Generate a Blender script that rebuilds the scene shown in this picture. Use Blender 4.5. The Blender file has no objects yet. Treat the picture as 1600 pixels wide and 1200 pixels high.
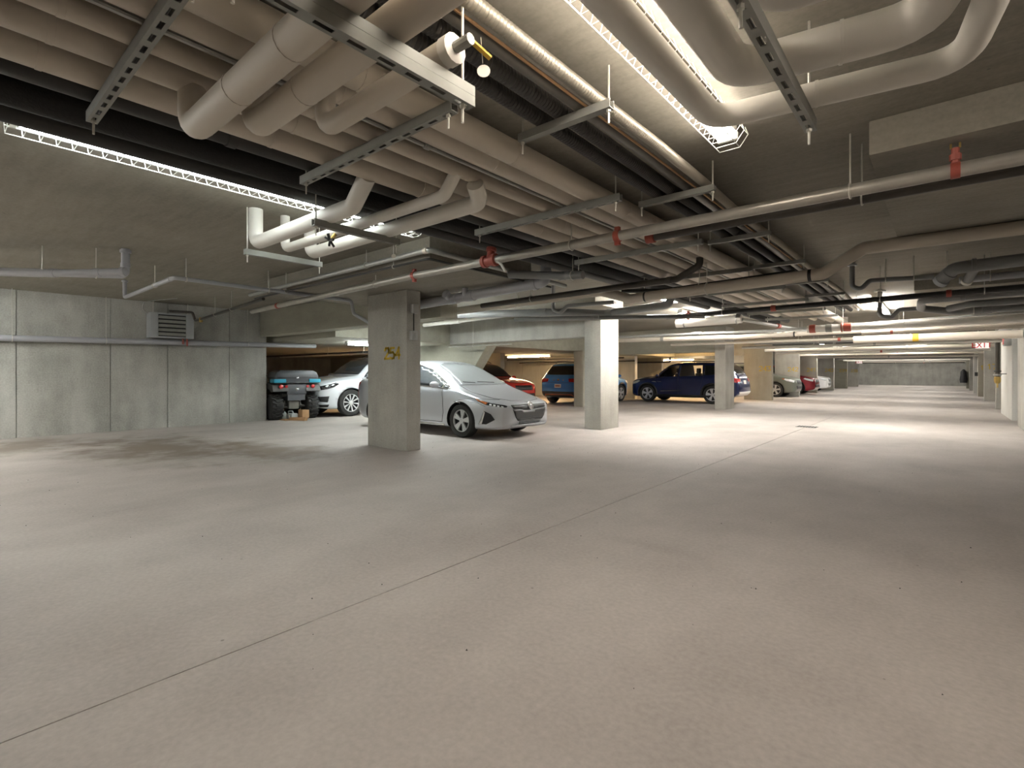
import bpy, bmesh, math, random
from mathutils import Vector, Matrix
from mathutils.bvhtree import BVHTree
from mathutils.geometry import delaunay_2d_cdt

SC = bpy.context.scene
COL = SC.collection
random.seed(7)
PI = math.pi

# ------------------------------------------------------------------ camera
cam = bpy.data.cameras.new('camera')
cam.sensor_width = 36.0
cam.lens = 36.0 * 794.0 / 1600.0
cam.shift_y = -17.0 / 1600.0
cam.clip_start = 0.03
cam.clip_end = 200
camo = bpy.data.objects.new('camera', cam)
COL.objects.link(camo)
camo.location = (0, 0, 1.2)
camo.rotation_euler = (PI / 2, 0, math.atan2(675, 794))
SC.camera = camo

# ------------------------------------------------------------------ world, exposure
w = bpy.data.worlds.new('world')
SC.world = w
w.use_nodes = True
w.node_tree.nodes['Background'].inputs[0].default_value = (0.8, 0.85, 0.9, 1)
w.node_tree.nodes['Background'].inputs[1].default_value = 0.02
vs = SC.view_settings
vs.view_transform = 'Standard'
vs.look = 'None'
vs.gamma = 1.0
vs.use_curve_mapping = False
vs.exposure = 1.72
SC.cycles.use_denoising = True
SC.cycles.use_light_tree = False
SC.cycles.max_bounces = 6
SC.cycles.use_adaptive_sampling = True
SC.cycles.adaptive_threshold = 0.04
SC.cycles.diffuse_bounces = 4
SC.cycles.glossy_bounces = 3
SC.cycles.sample_clamp_indirect = 6.0

# colours and powers of the lamp tubes (the fixtures are built below)
COOL = (0.92, 1.0, 1.0)
NEUTRAL = (1.0, 0.97, 0.92)
WARM = (1.0, 0.76, 0.52)
BAYWARM = (1.0, 0.67, 0.36)
PINKISH = (1.0, 0.90, 0.80)
ORANGE = (1.0, 0.62, 0.25)
E_NEAR_LEFT = 11.0
E_NEAR_RIGHT = 11.0
E_ROW = 66.0
E_BAY = 62.0
E_BEHIND = 5.0
E_SIDE = 105.0

# ------------------------------------------------------------------ materials
def lin(c):
    if isinstance(c, str):
        c = [int(c[i:i + 2], 16) / 255 for i in (0, 2, 4)]
    return tuple(((v + 0.055) / 1.055) ** 2.4 if v > 0.04045 else v / 12.92 for v in c) + (1.0,)

def new_mat(name):
    m = bpy.data.materials.new(name)
    m.use_nodes = True
    nt = m.node_tree
    return m, nt, nt.nodes['Principled BSDF'], nt.nodes, nt.links

def simple(name, col, rough=0.5, metal=0.0, coat=0.0, spec=0.5, var=0.0, vscale=12.0, bump=0.0):
    m, nt, b, N, L = new_mat(name)
    c = lin(col)
    b.inputs['Roughness'].default_value = rough
    b.inputs['Metallic'].default_value = metal
    b.inputs['Coat Weight'].default_value = coat
    b.inputs['Coat Roughness'].default_value = 0.06
    b.inputs['Specular IOR Level'].default_value = spec
    tc = N.new('ShaderNodeTexCoord')
    nz = N.new('ShaderNodeTexNoise')
    nz.inputs['Scale'].default_value = vscale
    nz.inputs['Detail'].default_value = 3
    L.new(tc.outputs['Object'], nz.inputs['Vector'])
    mx = N.new('ShaderNodeMix')
    mx.data_type = 'RGBA'
    mx.inputs[6].default_value = tuple(v * (1 - var) for v in c[:3]) + (1,)
    mx.inputs[7].default_value = tuple(min(1, v * (1 + var)) for v in c[:3]) + (1,)
    L.new(nz.outputs['Fac'], mx.inputs[0])
    L.new(mx.outputs[2], b.inputs['Base Color'])
    if bump:
        bp = N.new('ShaderNodeBump')
        bp.inputs['Strength'].default_value = bump
        bp.inputs['Distance'].default_value = 0.01
        L.new(nz.outputs['Fac'], bp.inputs['Height'])
        L.new(bp.outputs['Normal'], b.inputs['Normal'])
    return m

def concrete(name, c_lo, c_hi, big=0.8, streak=(6, 6, 1.2), pits=True, rough=0.85, bump=0.25, stain=None, stain_col='6b6353', grain=40.0):
    """mottled cast concrete: broad clouds, directional streaks, pores"""
    m, nt, b, N, L = new_mat(name)
    b.inputs['Roughness'].default_value = rough
    b.inputs['Specular IOR Level'].default_value = 0.3
    g = N.new('ShaderNodeNewGeometry')
    def noise(scale, detail=6, vec=None, rgh=0.55):
        n = N.new('ShaderNodeTexNoise')
        n.inputs['Scale'].default_value = scale
        n.inputs['Detail'].default_value = detail
        n.inputs['Roughness'].default_value = rgh
        L.new(vec if vec else g.outputs['Position'], n.inputs['Vector'])
        return n
    mp = N.new('ShaderNodeMapping')
    mp.inputs['Scale'].default_value = streak
    L.new(g.outputs['Position'], mp.inputs['Vector'])
    n1 = noise(big, 6, None, 0.62)
    n2 = noise(1.0, 5, mp.outputs['Vector'], 0.6)
    n3 = noise(grain, 2)
    a1 = N.new('ShaderNodeMath'); a1.operation = 'MULTIPLY_ADD'
    a1.inputs[1].default_value = 0.55
    L.new(n1.outputs['Fac'], a1.inputs[0])
    a2 = N.new('ShaderNodeMath'); a2.operation = 'MULTIPLY'
    a2.inputs[1].default_value = 0.38
    L.new(n2.outputs['Fac'], a2.inputs[0])
    L.new(a2.outputs[0], a1.inputs[2])
    a3 = N.new('ShaderNodeMath'); a3.operation = 'MULTIPLY_ADD'
    a3.inputs[1].default_value = 0.28
    L.new(n3.outputs['Fac'], a3.inputs[0])
    L.new(a1.outputs[0], a3.inputs[2])
    ramp = N.new('ShaderNodeValToRGB')
    ramp.color_ramp.elements[0].position = 0.36
    ramp.color_ramp.elements[0].color = lin(c_lo)
    ramp.color_ramp.elements[1].position = 0.84
    ramp.color_ramp.elements[1].color = lin(c_hi)
    L.new(a3.outputs[0], ramp.inputs[0])
    col = ramp.outputs[0]
    if pits:
        vo = N.new('ShaderNodeTexVoronoi')
        vo.inputs['Scale'].default_value = 7.0
        vo.inputs['Randomness'].default_value = 1.0
        L.new(g.outputs['Position'], vo.inputs['Vector'])
        lt = N.new('ShaderNodeMath'); lt.operation = 'LESS_THAN'
        lt.inputs[1].default_value = 0.055
        L.new(vo.outputs['Distance'], lt.inputs[0])
        wn = N.new('ShaderNodeTexWhiteNoise')
        L.new(vo.outputs['Position'], wn.inputs['Vector'])
        gt = N.new('ShaderNodeMath'); gt.operation = 'GREATER_THAN'
        gt.inputs[1].default_value = 0.8
        L.new(wn.outputs['Value'], gt.inputs[0])
        mm = N.new('ShaderNodeMath'); mm.operation = 'MULTIPLY'
        L.new(lt.outputs[0], mm.inputs[0]); L.new(gt.outputs[0], mm.inputs[1])
        m2 = N.new('ShaderNodeMath'); m2.operation = 'MULTIPLY'
        m2.inputs[1].default_value = 0.45
        L.new(mm.outputs[0], m2.inputs[0])
        mx = N.new('ShaderNodeMix'); mx.data_type = 'RGBA'
        mx.inputs[7].default_value = lin('4a4740')
        L.new(m2.outputs[0], mx.inputs[0]); L.new(col, mx.inputs[6])
        col = mx.outputs[2]
    if stain:
        for (sx, sy, rx, ry, amt) in stain:
            mp2 = N.new('ShaderNodeMapping')
            mp2.vector_type = 'TEXTURE'
            mp2.inputs['Location'].default_value = (sx, sy, 0)
            mp2.inputs['Scale'].default_value = (rx, ry, 100)
            L.new(g.outputs['Position'], mp2.inputs['Vector'])
            ln = N.new('ShaderNodeVectorMath'); ln.operation = 'LENGTH'
            L.new(mp2.outputs['Vector'], ln.inputs[0])
            n4 = noise(1.6, 4, None, 0.65)
            ad = N.new('ShaderNodeMath'); ad.operation = 'MULTIPLY_ADD'
            ad.inputs[1].default_value = 2.2
            L.new(n4.outputs['Fac'], ad.inputs[0]); L.new(ln.outputs['Value'], ad.inputs[2])
            mr = N.new('ShaderNodeMapRange'); mr.interpolation_type = 'SMOOTHSTEP'
            mr.inputs['From Min'].default_value = 1.2
            mr.inputs['From Max'].default_value = 2.1
            mr.inputs['To Min'].default_value = amt
            mr.inputs['To Max'].default_value = 0.0
            L.new(ad.outputs[0], mr.inputs['Value'])
            mx = N.new('ShaderNodeMix'); mx.data_type = 'RGBA'
            mx.inputs[7].default_value = lin(stain_col)
            L.new(mr.outputs[0], mx.inputs[0]); L.new(col, mx.inputs[6])
            col = mx.outputs[2]
    L.new(col, b.inputs['Base Color'])
    bp = N.new('ShaderNodeBump')
    bp.inputs['Strength'].default_value = bump
    bp.inputs['Distance'].default_value = 0.006
    L.new(a3.outputs[0], bp.inputs['Height'])
    L.new(bp.outputs['Normal'], b.inputs['Normal'])
    return m

def emit(name, col, strength):
    m, nt, b, N, L = new_mat(name)
    b.inputs['Base Color'].default_value = (0.9, 0.9, 0.9, 1)
    b.inputs['Emission Color'].default_value = tuple(col) + (1,)
    b.inputs['Emission Strength'].default_value = strength
    return m

M = {}
M['floor'] = concrete('floor_concrete', '958d87', 'c6bfb9', big=0.5, streak=(1.4, 0.7, 1), rough=0.72, bump=0.12,
                      stain=[(-9.6, 2.6, 2.6, 1.5, 0.8), (-8.0, 3.6, 1.8, 0.9, 0.7), (-11.6, 1.2, 1.5, 1.2, 0.7), (-1.0, 0.9, 0.5, 0.3, 0.25), (-1.6, 3.3, 0.5, 0.12, 0.12)], stain_col='75695a')
M['wall'] = concrete('wall_concrete', '787871', 'bebdb6', big=1.1, streak=(2.6, 2.6, 0.5), bump=0.3)
M['column'] = concrete('column_concrete', '8a8880', 'b8b5ac', big=1.4, streak=(4, 4, 0.6), bump=0.3)
M['slab'] = concrete('ceiling_concrete', '716d63', '989286', big=0.9, streak=(2.0, 14, 14), bump=0.35, pits=True)
M['beam'] = concrete('beam_concrete', '88867a', 'aba899', big=1.0, streak=(1.2, 6, 6), bump=0.3)
M['pierwarm'] = concrete('pier_concrete', '8a8577', 'aaa598', big=1.2, streak=(3.5, 3.5, 0.6), bump=0.3)
M['whitewall'] = concrete('painted_concrete', 'bdbcb6', 'dad9d3', big=1.2, streak=(8, 8, 0.6), bump=0.15, pits=False)
M['insul'] = simple('insulation_jacket', 'bdb4a6', 0.6, var=0.06, vscale=3, bump=0.05)
M['insulwhite'] = simple('white_insulation_jacket', 'd3cfc6', 0.5, var=0.05, vscale=4, bump=0.05)
M['black'] = simple('black_iron', '2e2d2a', 0.55, var=0.25, vscale=9, bump=0.15)
M['blackrough'] = simple('black_foam_jacket', '1e1d1b', 0.8, var=0.3, vscale=60, bump=0.4)
M['galv'] = simple('galvanised_steel', 'a3a39f', 0.38, metal=0.5, var=0.15, vscale=20)
M['galvdull'] = simple('dull_galvanised_steel', '8a8a84', 0.5, metal=0.4, var=0.15, vscale=14)
M['rod'] = simple('threaded_rod_steel', 'c4c2b8', 0.4, metal=0.3, var=0.1, vscale=60)
M['pvc'] = simple('grey_drain_plastic', 'a3a4a8', 0.42, var=0.05, vscale=5)
M['pvcdark'] = simple('dark_grey_drain_plastic', '7c7c7b', 0.45, var=0.08, vscale=5)
M['sprink'] = simple('sprinkler_steel', 'a8a49b', 0.35, metal=0.55, var=0.2, vscale=9)
M['sprinkdark'] = simple('dark_sprinkler_steel', '4a4640', 0.45, metal=0.3, var=0.2, vscale=9)
M['red'] = simple('red_primer', '9a4a3c', 0.5, var=0.15, vscale=20)
M['flex'] = simple('flexible_metal_conduit', 'a09a8d', 0.4, metal=0.5, var=0.1, vscale=20)
M['cable'] = simple('black_armoured_cable', '33312e', 0.45, var=0.2, vscale=30)
M['cablegrey'] = simple('grey_armoured_cable', '6c6963', 0.42, metal=0.2, var=0.15, vscale=30)
M['whitemetal'] = simple('white_enamel', 'e4e4de', 0.4, var=0.03)
M['brass'] = simple('brass', 'b39a5c', 0.35, metal=0.8, var=0.1)
M['yellow'] = simple('yellow_handle', 'c9a227', 0.45, var=0.05)
M['yellowpaint'] = simple('yellow_stencil_paint', 'c2a12c', 0.8, var=0.25, vscale=30)
M['tag'] = simple('tag_plastic', 'd8d4c8', 0.5, var=0.05)
M['boxgrey'] = simple('grey_box_enamel', 'a9aaa6', 0.45, var=0.05)
M['heater'] = simple('heater_enamel', 'a8abac', 0.42, metal=0.2, var=0.05)
M['dark'] = simple('dark_recess', '171716', 0.7, var=0.1)
M['darkgrey'] = simple('dark_grey_plastic', '3a3a39', 0.5, var=0.1)
M['rubber'] = simple('tyre_rubber', '2a2a29', 0.75, var=0.12, vscale=8)
M['alloy'] = simple('alloy_wheel', 'c9cacb', 0.35, metal=0.3, var=0.03)
M['alloydark'] = simple('dark_wheel_well', '1b1b1b', 0.6, var=0.1)
M['chrome'] = simple('chrome', 'd8d8d8', 0.15, metal=0.95, var=0.02)
M['trim'] = simple('black_trim', '1c1c1d', 0.45, var=0.1)
M['glassdark'] = simple('dark_car_glass', '15191b', 0.08, spec=0.6, var=0.05)
M['glassgrey'] = simple('dusty_reflection_glass', '8a8e8f', 0.2, spec=0.5, var=0.08, vscale=2)  # grey holds dust plus reflections painted into the base colour
M['glassdim'] = simple('dim_car_glass', '494d51', 0.14, spec=0.6, var=0.08, vscale=2)
M['lampclear'] = simple('clear_lamp', 'cfd3d4', 0.12, spec=0.6, var=0.1, vscale=30)
M['lampblack'] = simple('black_lamp', '222325', 0.15, spec=0.6, var=0.2, vscale=30)
M['lampred'] = simple('red_lamp', 'a01c1c', 0.18, spec=0.6, coat=0.5, var=0.1, vscale=20)
M['amber'] = simple('amber_lamp', 'b8602a', 0.2, spec=0.6, coat=0.5, var=0.1, vscale=20)
M['plate'] = simple('licence_plate', 'd8cfc0', 0.4, var=0.03)
M['platered'] = simple('licence_plate_print', 'a8553c', 0.5, var=0.03)
M['exitwhite'] = emit('exit_sign_face', (1.0, 0.80, 0.76), 0.22)
M['exitred'] = simple('exit_sign_letters', 'd01a14', 0.4)
M['cardboard'] = simple('cardboard', 'b08c66', 0.85, var=0.1, vscale=5)
M['teal'] = simple('teal_plastic', '1f8fa8', 0.35, coat=0.3, var=0.05)
M['atvbox'] = simple('charcoal_plastic', '3c3f43', 0.4, var=0.1, vscale=6)
M['jug'] = simple('grey_plastic', 'a9b0b0', 0.5, var=0.05)
M['doorpaint'] = simple('door_paint', '9a9788', 0.5, var=0.05)
M['blueprint'] = simple('blue_print', '2a5f96', 0.6)
M['maroonprint'] = simple('maroon_print', '5d2320', 0.6)
M['orangebox'] = simple('orange_box', 'b8663f', 0.6, var=0.1)

def paint(name, col, metal=0.55, rough=0.28, coat=0.6):
    return simple(name, col, rough, metal=metal, coat=coat, var=0.02, vscale=3)
M['p_silver'] = paint('silver_paint', 'c6c9ce', 0.45, 0.3)
M['p_white'] = paint('pearl_white_paint', 'cfd4d8', 0.1, 0.25)
M['p_navy'] = paint('navy_paint', '1d2750', 0.3, 0.22)
M['p_blue'] = paint('blue_paint', '4f8fd6', 0.25, 0.25)
M['p_green'] = paint('sage_grey_paint', '6d7268', 0.35, 0.28)
M['p_maroon'] = paint('maroon_paint', '8a1f2c', 0.3, 0.24)
M['p_red'] = paint('red_paint', 'b8342c', 0.15, 0.25)
M['p_plainwhite'] = paint('white_paint', 'e8e8e8', 0.0, 0.25)

# ------------------------------------------------------------------ mesh helper
OFF = {}

class MB:
    def __init__(s):
        s.v = []; s.f = []
    def add(s, vs, fs):
        o = len(s.v)
        s.v += [tuple(p) for p in vs]
        s.f += [tuple(i + o for i in f) for f in fs]
        return s
    def box(s, x0, x1, y0, y1, z0, z1, b=0.0):
        if b <= 0:
            return s.add([(x, y, z) for z in (z0, z1) for y in (y0, y1) for x in (x0, x1)],
                         [(0, 2, 3, 1), (4, 5, 7, 6), (0, 1, 5, 4), (2, 6, 7, 3), (0, 4, 6, 2), (1, 3, 7, 5)])
        bm = bmesh.new()
        bmesh.ops.create_cube(bm, size=1)
        for v in bm.verts:
            v.co = Vector(((x0 + x1) / 2 + v.co.x * (x1 - x0), (y0 + y1) / 2 + v.co.y * (y1 - y0), (z0 + z1) / 2 + v.co.z * (z1 - z0)))
        bmesh.ops.bevel(bm, geom=list(bm.edges), offset=b, segments=2, affect='EDGES', profile=0.6)
        bm.verts.index_update()
        s.add([v.co[:] for v in bm.verts], [[v.index for v in f.verts] for f in bm.faces])
        bm.free()
        return s
    def ring_sweep(s, rings, cap=True, closed=True):
        n = len(rings[0]); vs = [p for r in rings for p in r]; fs = []
        for i in range(len(rings) - 1):
            for j in range(n if closed else n - 1):
                k = (j + 1) % n
                fs.append((i * n + j, i * n + k, (i + 1) * n + k, (i + 1) * n + j))
        if cap and closed:
            fs.append(tuple(range(n))[::-1])
            fs.append(tuple((len(rings) - 1) * n + j for j in range(n)))
        return s.add(vs, fs)
    def tube(s, pts, r, n=12, bend=None, cap=True, rib=0.0, ribpitch=0.02):
        P = fillet([Vector(p) for p in pts], bend if bend is not None else r * 1.8)
        if rib:
            Q = [P[0]]; R = [r]; k = 0
            for a, b2 in zip(P, P[1:]):
                d = (b2 - a).length; m = max(1, int(d / ribpitch))
                for i in range(1, m + 1):
                    k += 1
                    Q.append(a.lerp(b2, i / m)); R.append(r * (1 - rib * (k % 2)))
            P = Q
        else:
            R = r if isinstance(r, list) else [r] * len(P)
        rings = []
        t = (P[1] - P[0]).normalized()
        up = Vector((0, 0, 1)) if abs(t.z) < 0.9 else Vector((1, 0, 0))
        nrm = t.cross(up).normalized()
        for i, p in enumerate(P):
            if i == 0: t2 = (P[1] - P[0]).normalized()
            elif i == len(P) - 1: t2 = (P[-1] - P[-2]).normalized()
            else: t2 = ((P[i + 1] - p).normalized() + (p - P[i - 1]).normalized()).normalized()
            nrm = (nrm - t2 * nrm.dot(t2)).normalized()
            bn = t2.cross(nrm)
            rings.append([p + (nrm * math.cos(2 * PI * k / n) + bn * math.sin(2 * PI * k / n)) * R[i] for k in range(n)])
        return s.ring_sweep(rings, cap)
    def bar(s, a, b2, wd, ht):
        a = Vector(a); b2 = Vector(b2); t = (b2 - a).normalized()
        up = Vector((0, 0, 1)) if abs(t.z) < 0.95 else Vector((1, 0, 0))
        x = t.cross(up).normalized(); y = x.cross(t)
        c = [x * sx * wd / 2 + y * sy * ht / 2 for sx, sy in ((-1, -1), (1, -1), (1, 1), (-1, 1))]
        return s.ring_sweep([[a + q for q in c], [b2 + q for q in c]])
    def lathe(s, prof, origin, axis=(0, 0, 1), n=24, cap=True):
        ax = Vector(axis).normalized()
        u = ax.orthogonal().normalized(); v2 = ax.cross(u); o = Vector(origin)
        rings = [[o + ax * h + (u * math.cos(2 * PI * k / n) + v2 * math.sin(2 * PI * k / n)) * r for k in range(n)] for r, h in prof]
        return s.ring_sweep(rings, cap)
    def prism(s, poly, O, U, V, depth):
        O = Vector(O); U = Vector(U); V = Vector(V); W = U.cross(V).normalized() * depth
        n = len(poly)
        a = [O + U * p[0] + V * p[1] for p in poly]
        vs = a + [q + W for q in a]
        fs = [tuple(range(n))[::-1], tuple(range(n, 2 * n))] + [(i, (i + 1) % n, n + (i + 1) % n, n + i) for i in range(n)]
        return s.add(vs, fs)
    def ball(s, c, rx, ry=None, rz=None, n=14, m=8):
        ry = ry or rx; rz = rz or rx
        rings = []
        for i in range(m + 1):
            a = -PI / 2 + PI * i / m
            ca = max(0.02, math.cos(a))
            rings.append([(c[0] + rx * ca * math.cos(2 * PI * k / n), c[1] + ry * ca * math.sin(2 * PI * k / n), c[2] + rz * math.sin(a)) for k in range(n)])
        return s.ring_sweep(rings)
    def build(s, name, mat, parent=None, smooth=35, mats=None):
        me = bpy.data.meshes.new(name)
        vs = s.v
        loc = (0, 0, 0)
        if parent is not None:
            o = OFF.get(parent.name, (0, 0, 0))
            vs = [(p[0] - o[0], p[1] - o[1], p[2] - o[2]) for p in vs]
        else:
            xs = [p[0] for p in vs]; ys = [p[1] for p in vs]; zs = [p[2] for p in vs]
            loc = ((min(xs) + max(xs)) / 2, (min(ys) + max(ys)) / 2, min(zs))
            vs = [(p[0] - loc[0], p[1] - loc[1], p[2] - loc[2]) for p in vs]
        me.from_pydata(vs, [], s.f)
        bm = bmesh.new(); bm.from_mesh(me)
        bmesh.ops.recalc_face_normals(bm, faces=bm.faces)
        bm.to_mesh(me); bm.free()
        me.materials.append(M[mat] if isinstance(mat, str) else mat)
        if smooth:
            me.polygons.foreach_set('use_smooth', [True] * len(me.polygons))
            me.set_sharp_from_angle(angle=math.radians(smooth))
        ob = bpy.data.objects.new(name, me)
        COL.objects.link(ob)
        ob.location = loc
        if parent is not None:
            ob.parent = parent
            OFF[ob.name] = OFF.get(parent.name, (0, 0, 0))
        else:
            OFF[ob.name] = loc
        return ob

def fillet(P, r, seg=6):
    out = [P[0]]
    for a, b, c in zip(P, P[1:], P[2:]):
        d1 = (a - b); d2 = (c - b)
        l1, l2 = d1.length, d2.length
        d1 = d1 / l1; d2 = d2 / l2
        ang = d1.angle(d2)
        if ang > PI - 0.02 or r <= 0:
            out.append(b); continue
        t = min(r / math.tan(ang / 2), l1 * 0.48, l2 * 0.48)
        p0 = b + d1 * t; p2 = b + d2 * t
        for i in range(seg + 1):
            k = i / seg
            out.append(p0 * (1 - k) ** 2 + b * 2 * k * (1 - k) + p2 * k ** 2)
    out.append(P[-1])
    return out

def tag(o, label=None, cat=None, group=None, kind=None):
    if label: o['label'] = label
    if cat: o['category'] = cat
    if group: o['group'] = group
    if kind: o['kind'] = kind
    return o

def thing(name, label, cat, loc, rz=0.0, group=None, world=True):
    o = bpy.data.objects.new(name, None)
    COL.objects.link(o)
    o.empty_display_size = 0.1
    o.location = loc
    o.rotation_euler = (0, 0, rz)
    tag(o, label, cat, group)
    OFF[o.name] = tuple(loc) if world else (0, 0, 0)
    return o

def struct(name, mb, mat, parent=None, smooth=0, label=None):
    o = mb.build(name, mat, parent, smooth)
    if parent is None: o['kind'] = 'structure'
    if label: o['label'] = label
    return o

def copy_tree(o, parent=None, loc=None):
    c = o.copy(); COL.objects.link(c); c.parent = parent
    if loc is not None: c.location = loc
    for ch in o.children: copy_tree(ch, c)
    return c

# glyphs for stencilled numbers and signs: strokes in a 0..1 x 0..1.6 cell
GL = {'0': [[(0, 0), (1, 0), (1, 1.6), (0, 1.6), (0, 0)]], '1': [[(.2, 1.25), (.55, 1.6), (.55, 0)]], '2': [[(0, 1.3), (.25, 1.6), (.8, 1.6), (1, 1.3), (.95, 1.0), (0, 0), (1, 0)]],
      '3': [[(0, 1.6), (1, 1.6), (.45, .9), (1, .6), (.9, .1), (.5, 0), (0, .15)]], '4': [[(.8, 0), (.8, 1.6), (0, .5), (1, .5)]],
      '5': [[(.95, 1.6), (.1, 1.6), (.05, .9), (.7, .95), (1, .6), (.9, .1), (.5, 0), (0, .1)]], '7': [[(0, 1.6), (1, 1.6), (.4, 0)]], '8': [[(.1, .85), (.1, 1.6), (.9, 1.6), (.9, .85), (.1, .85), (0, 0), (1, 0), (.9, .85)]], '6': [[(1, 1.6), (.1, 1.5), (0, 0), (1, 0), (1, .8), (0, .8)]], '9': [[(1, .9), (.2, .8), (0, 1.3), (.4, 1.6), (1, 1.5), (1, .5), (.6, 0)]],
      'E': [[(1, 1.6), (0, 1.6), (0, 0), (1, 0)], [(0, .8), (.8, .8)]], 'X': [[(0, 0), (1, 1.6)], [(0, 1.6), (1, 0)]], 'I': [[(.5, 0), (.5, 1.6)]], 'T': [[(0, 1.6), (1, 1.6)], [(.5, 1.6), (.5, 0)]],
      'B': [[(0, 0), (0, 1.6), (.8, 1.6), (.8, .9), (0, .85), (1, .7), (1, 0), (0, 0)]]}

def glyph(mb, ch, O, U, V, h, st):
    """flat strokes of one character lying on the surface spanned by U, V"""
    O = Vector(O); U = Vector(U); V = Vector(V); W = U.cross(V)
    k = h / 1.6
    for line in GL[ch]:
        for a, b in zip(line, line[1:]):
            a = O + U * a[0] * k + V * a[1] * k; b = O + U * b[0] * k + V * b[1] * k
            d = (b - a).normalized(); s = d.cross(W).normalized() * st / 2; e = d * st / 2
            q = [a - e - s, b + e - s, b + e + s, a - e + s]
            mb.add(q + [p + W * 0.003 for p in q], [(3, 2, 1, 0), (4, 5, 6, 7), (0, 1, 5, 4), (1, 2, 6, 5), (2, 3, 7, 6), (3, 0, 4, 7)])

def number(parent, text, O, U, V, h, st=0.028, mat='yellowpaint', gap=1.35):
    """stencilled number, each digit a part of its own"""
    U = Vector(U)
    for i, ch in enumerate(text):
        mb = MB(); glyph(mb, ch, Vector(O) + U * (i * gap * h / 1.6), U, V, h, st)
        o = mb.build('painted_digit', mat, parent, 0)
        o['label'] = 'yellow stencilled digit ' + ch

# ================================================================== the setting
CE = 2.74
fl = struct('floor', MB().box(-26, 9, -11, 66, -0.30, -0.012), 'floor')
for a, b2 in ((-26, -2.334), (-2.326, 9)):
    struct('slab', MB().box(a, b2, -11, 66, -0.012, 0.0), 'floor', fl)
struct('ceiling', MB().box(-26, 9, -11, 66, CE, CE + 0.3), 'slab')

def panel_wall(name, along, pos, thick, edges, z0, z1, mat, gap=0.013):
    """a cast wall: backing plus one raised panel per formwork sheet (joints recessed)"""
    s = 1 if thick > 0 else -1
    mb = MB()
    lo, hi = sorted((pos - s * 0.02, pos - thick))
    if along == 'y': mb.box(lo, hi, edges[0], edges[-1], z0, z1)
    else: mb.box(edges[0], edges[-1], lo, hi, z0, z1)
    wl = struct(name, mb, mat)
    lo, hi = sorted((pos, pos - s * 0.02))
    for a, b2 in zip(edges, edges[1:]):
        m = MB()
        if along == 'y': m.box(lo, hi, a + gap / 2, b2 - gap / 2, z0, z1)
        else: m.box(a + gap / 2, b2 - gap / 2, lo, hi, z0, z1)
        struct('panel', m, mat, wl)
    return wl

panel_wall('wall_left', 'y', -13.05, 0.3, [-11, -8.2, -5.8, -3.4, -1.0, 1.22, 2.61, 3.62, 4.89, 5.77], 0, CE, 'wall')
panel_wall('wall_far', 'x', 63.5, -0.3, [-7.5, -5.6, -4.0, -2.6, -1.2, 0.2, 1.8, 9], 0, CE, 'wall')
panel_wall('wall_bay', 'x', 21.6, -0.25, [-22, -20.4, -18.8, -17.6, -16.4, -15.2, -14.0, -12.8, -11.6, -10.9], 0, 2.0, 'whitewall', gap=0.012)
struct('wall_back', MB().box(-26, 9, -11.3, -11, 0, CE), 'wall')
struct('wall_side', MB().box(-26.3, -26, -11, 66, 0, CE), 'wall')
struct('wall_right', MB().box(9, 9.3, -11, 66, 0, CE), 'wall')
struct('wall_store', MB().box(-26, -7.2, 30.6, 30.8, 0, CE), 'whitewall')
struct('wall_recess', MB().box(-26, -13.35, 15.0, 15.25, 0, 2.0), 'pierwarm')

# lower slab over the left bays, its fascia faces the aisle
o = MB().box(-26, -10.2, 6.0, 30.6, 2.0, CE).build('low_ceiling_slab', 'beam', None, 0)
tag(o, 'deep lowered concrete ceiling over the left parking bays', 'ceiling slab', kind='structure')

def cbox(name, label, cat, x0, x1, y0, y1, z0, z1, mat, b=0.012, group=None):
    o = MB().box(x0, x1, y0, y1, z0, z1, b).build(name, mat, None, 30)
    return tag(o, label, cat, group)

# columns and piers
c254 = thing('concrete_column', 'grey concrete column painted with yellow number 254', 'column', (-6.77, 5.0, 0))
MB().box(-7.28, -6.25, 4.87, 5.14, 0, 2.48, 0.015).build('shaft', 'column', c254, 30)
number(c254, '254', (-6.80, 4.867, 1.43), (1, 0, 0), (0, 0, 1), 0.165, 0.035)
cbox('concrete_column', 'bright concrete column standing right of the silver hatchback nose', 'column', -5.9, -5.5, 9.35, 10.12, 0, CE, 'column')
cbox('concrete_column', 'concrete column in front of the navy SUV rear wheel', 'column', -5.8, -5.45, 17.2, 18.1, 0, CE, 'column')
cbox('concrete_column', 'warm lit concrete post hiding the right half of the blue SUV', 'column', -10.1, -9.72, 15.3, 16.1, 0, 2.0, 'pierwarm')
PIERS = [(24.5, '243', 'pierwarm', 'concrete pier between navy SUV and sage grey SUV, yellow number'), (30.0, '242', 'column', 'concrete pier numbered 242 behind the sage grey SUV'),
         (34.9, '241', 'pierwarm', 'brownish concrete pier behind the maroon SUV, thin bright edge'), (41.0, '240', 'column', 'concrete pier beyond the white car, fourth on the left side'),
         (47.4, '239', 'beam', 'dark concrete pier, fifth along the left side of the aisle'), (54.0, '238', 'column', 'last pale concrete pier at the far left of the aisle')]
for y, num, mt, lab in PIERS:
    t = thing('concrete_pier', lab, 'pier', (-6.35, y + .12, 0), group=None)
    MB().box(-6.95, -5.78, y, y + 0.25, 0, CE, 0.012).build('shaft', mt, t, 30)
    number(t, num, (-6.30, y - 0.003, 1.30), (1, 0, 0), (0, 0, 1), 0.2, 0.03)
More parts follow.
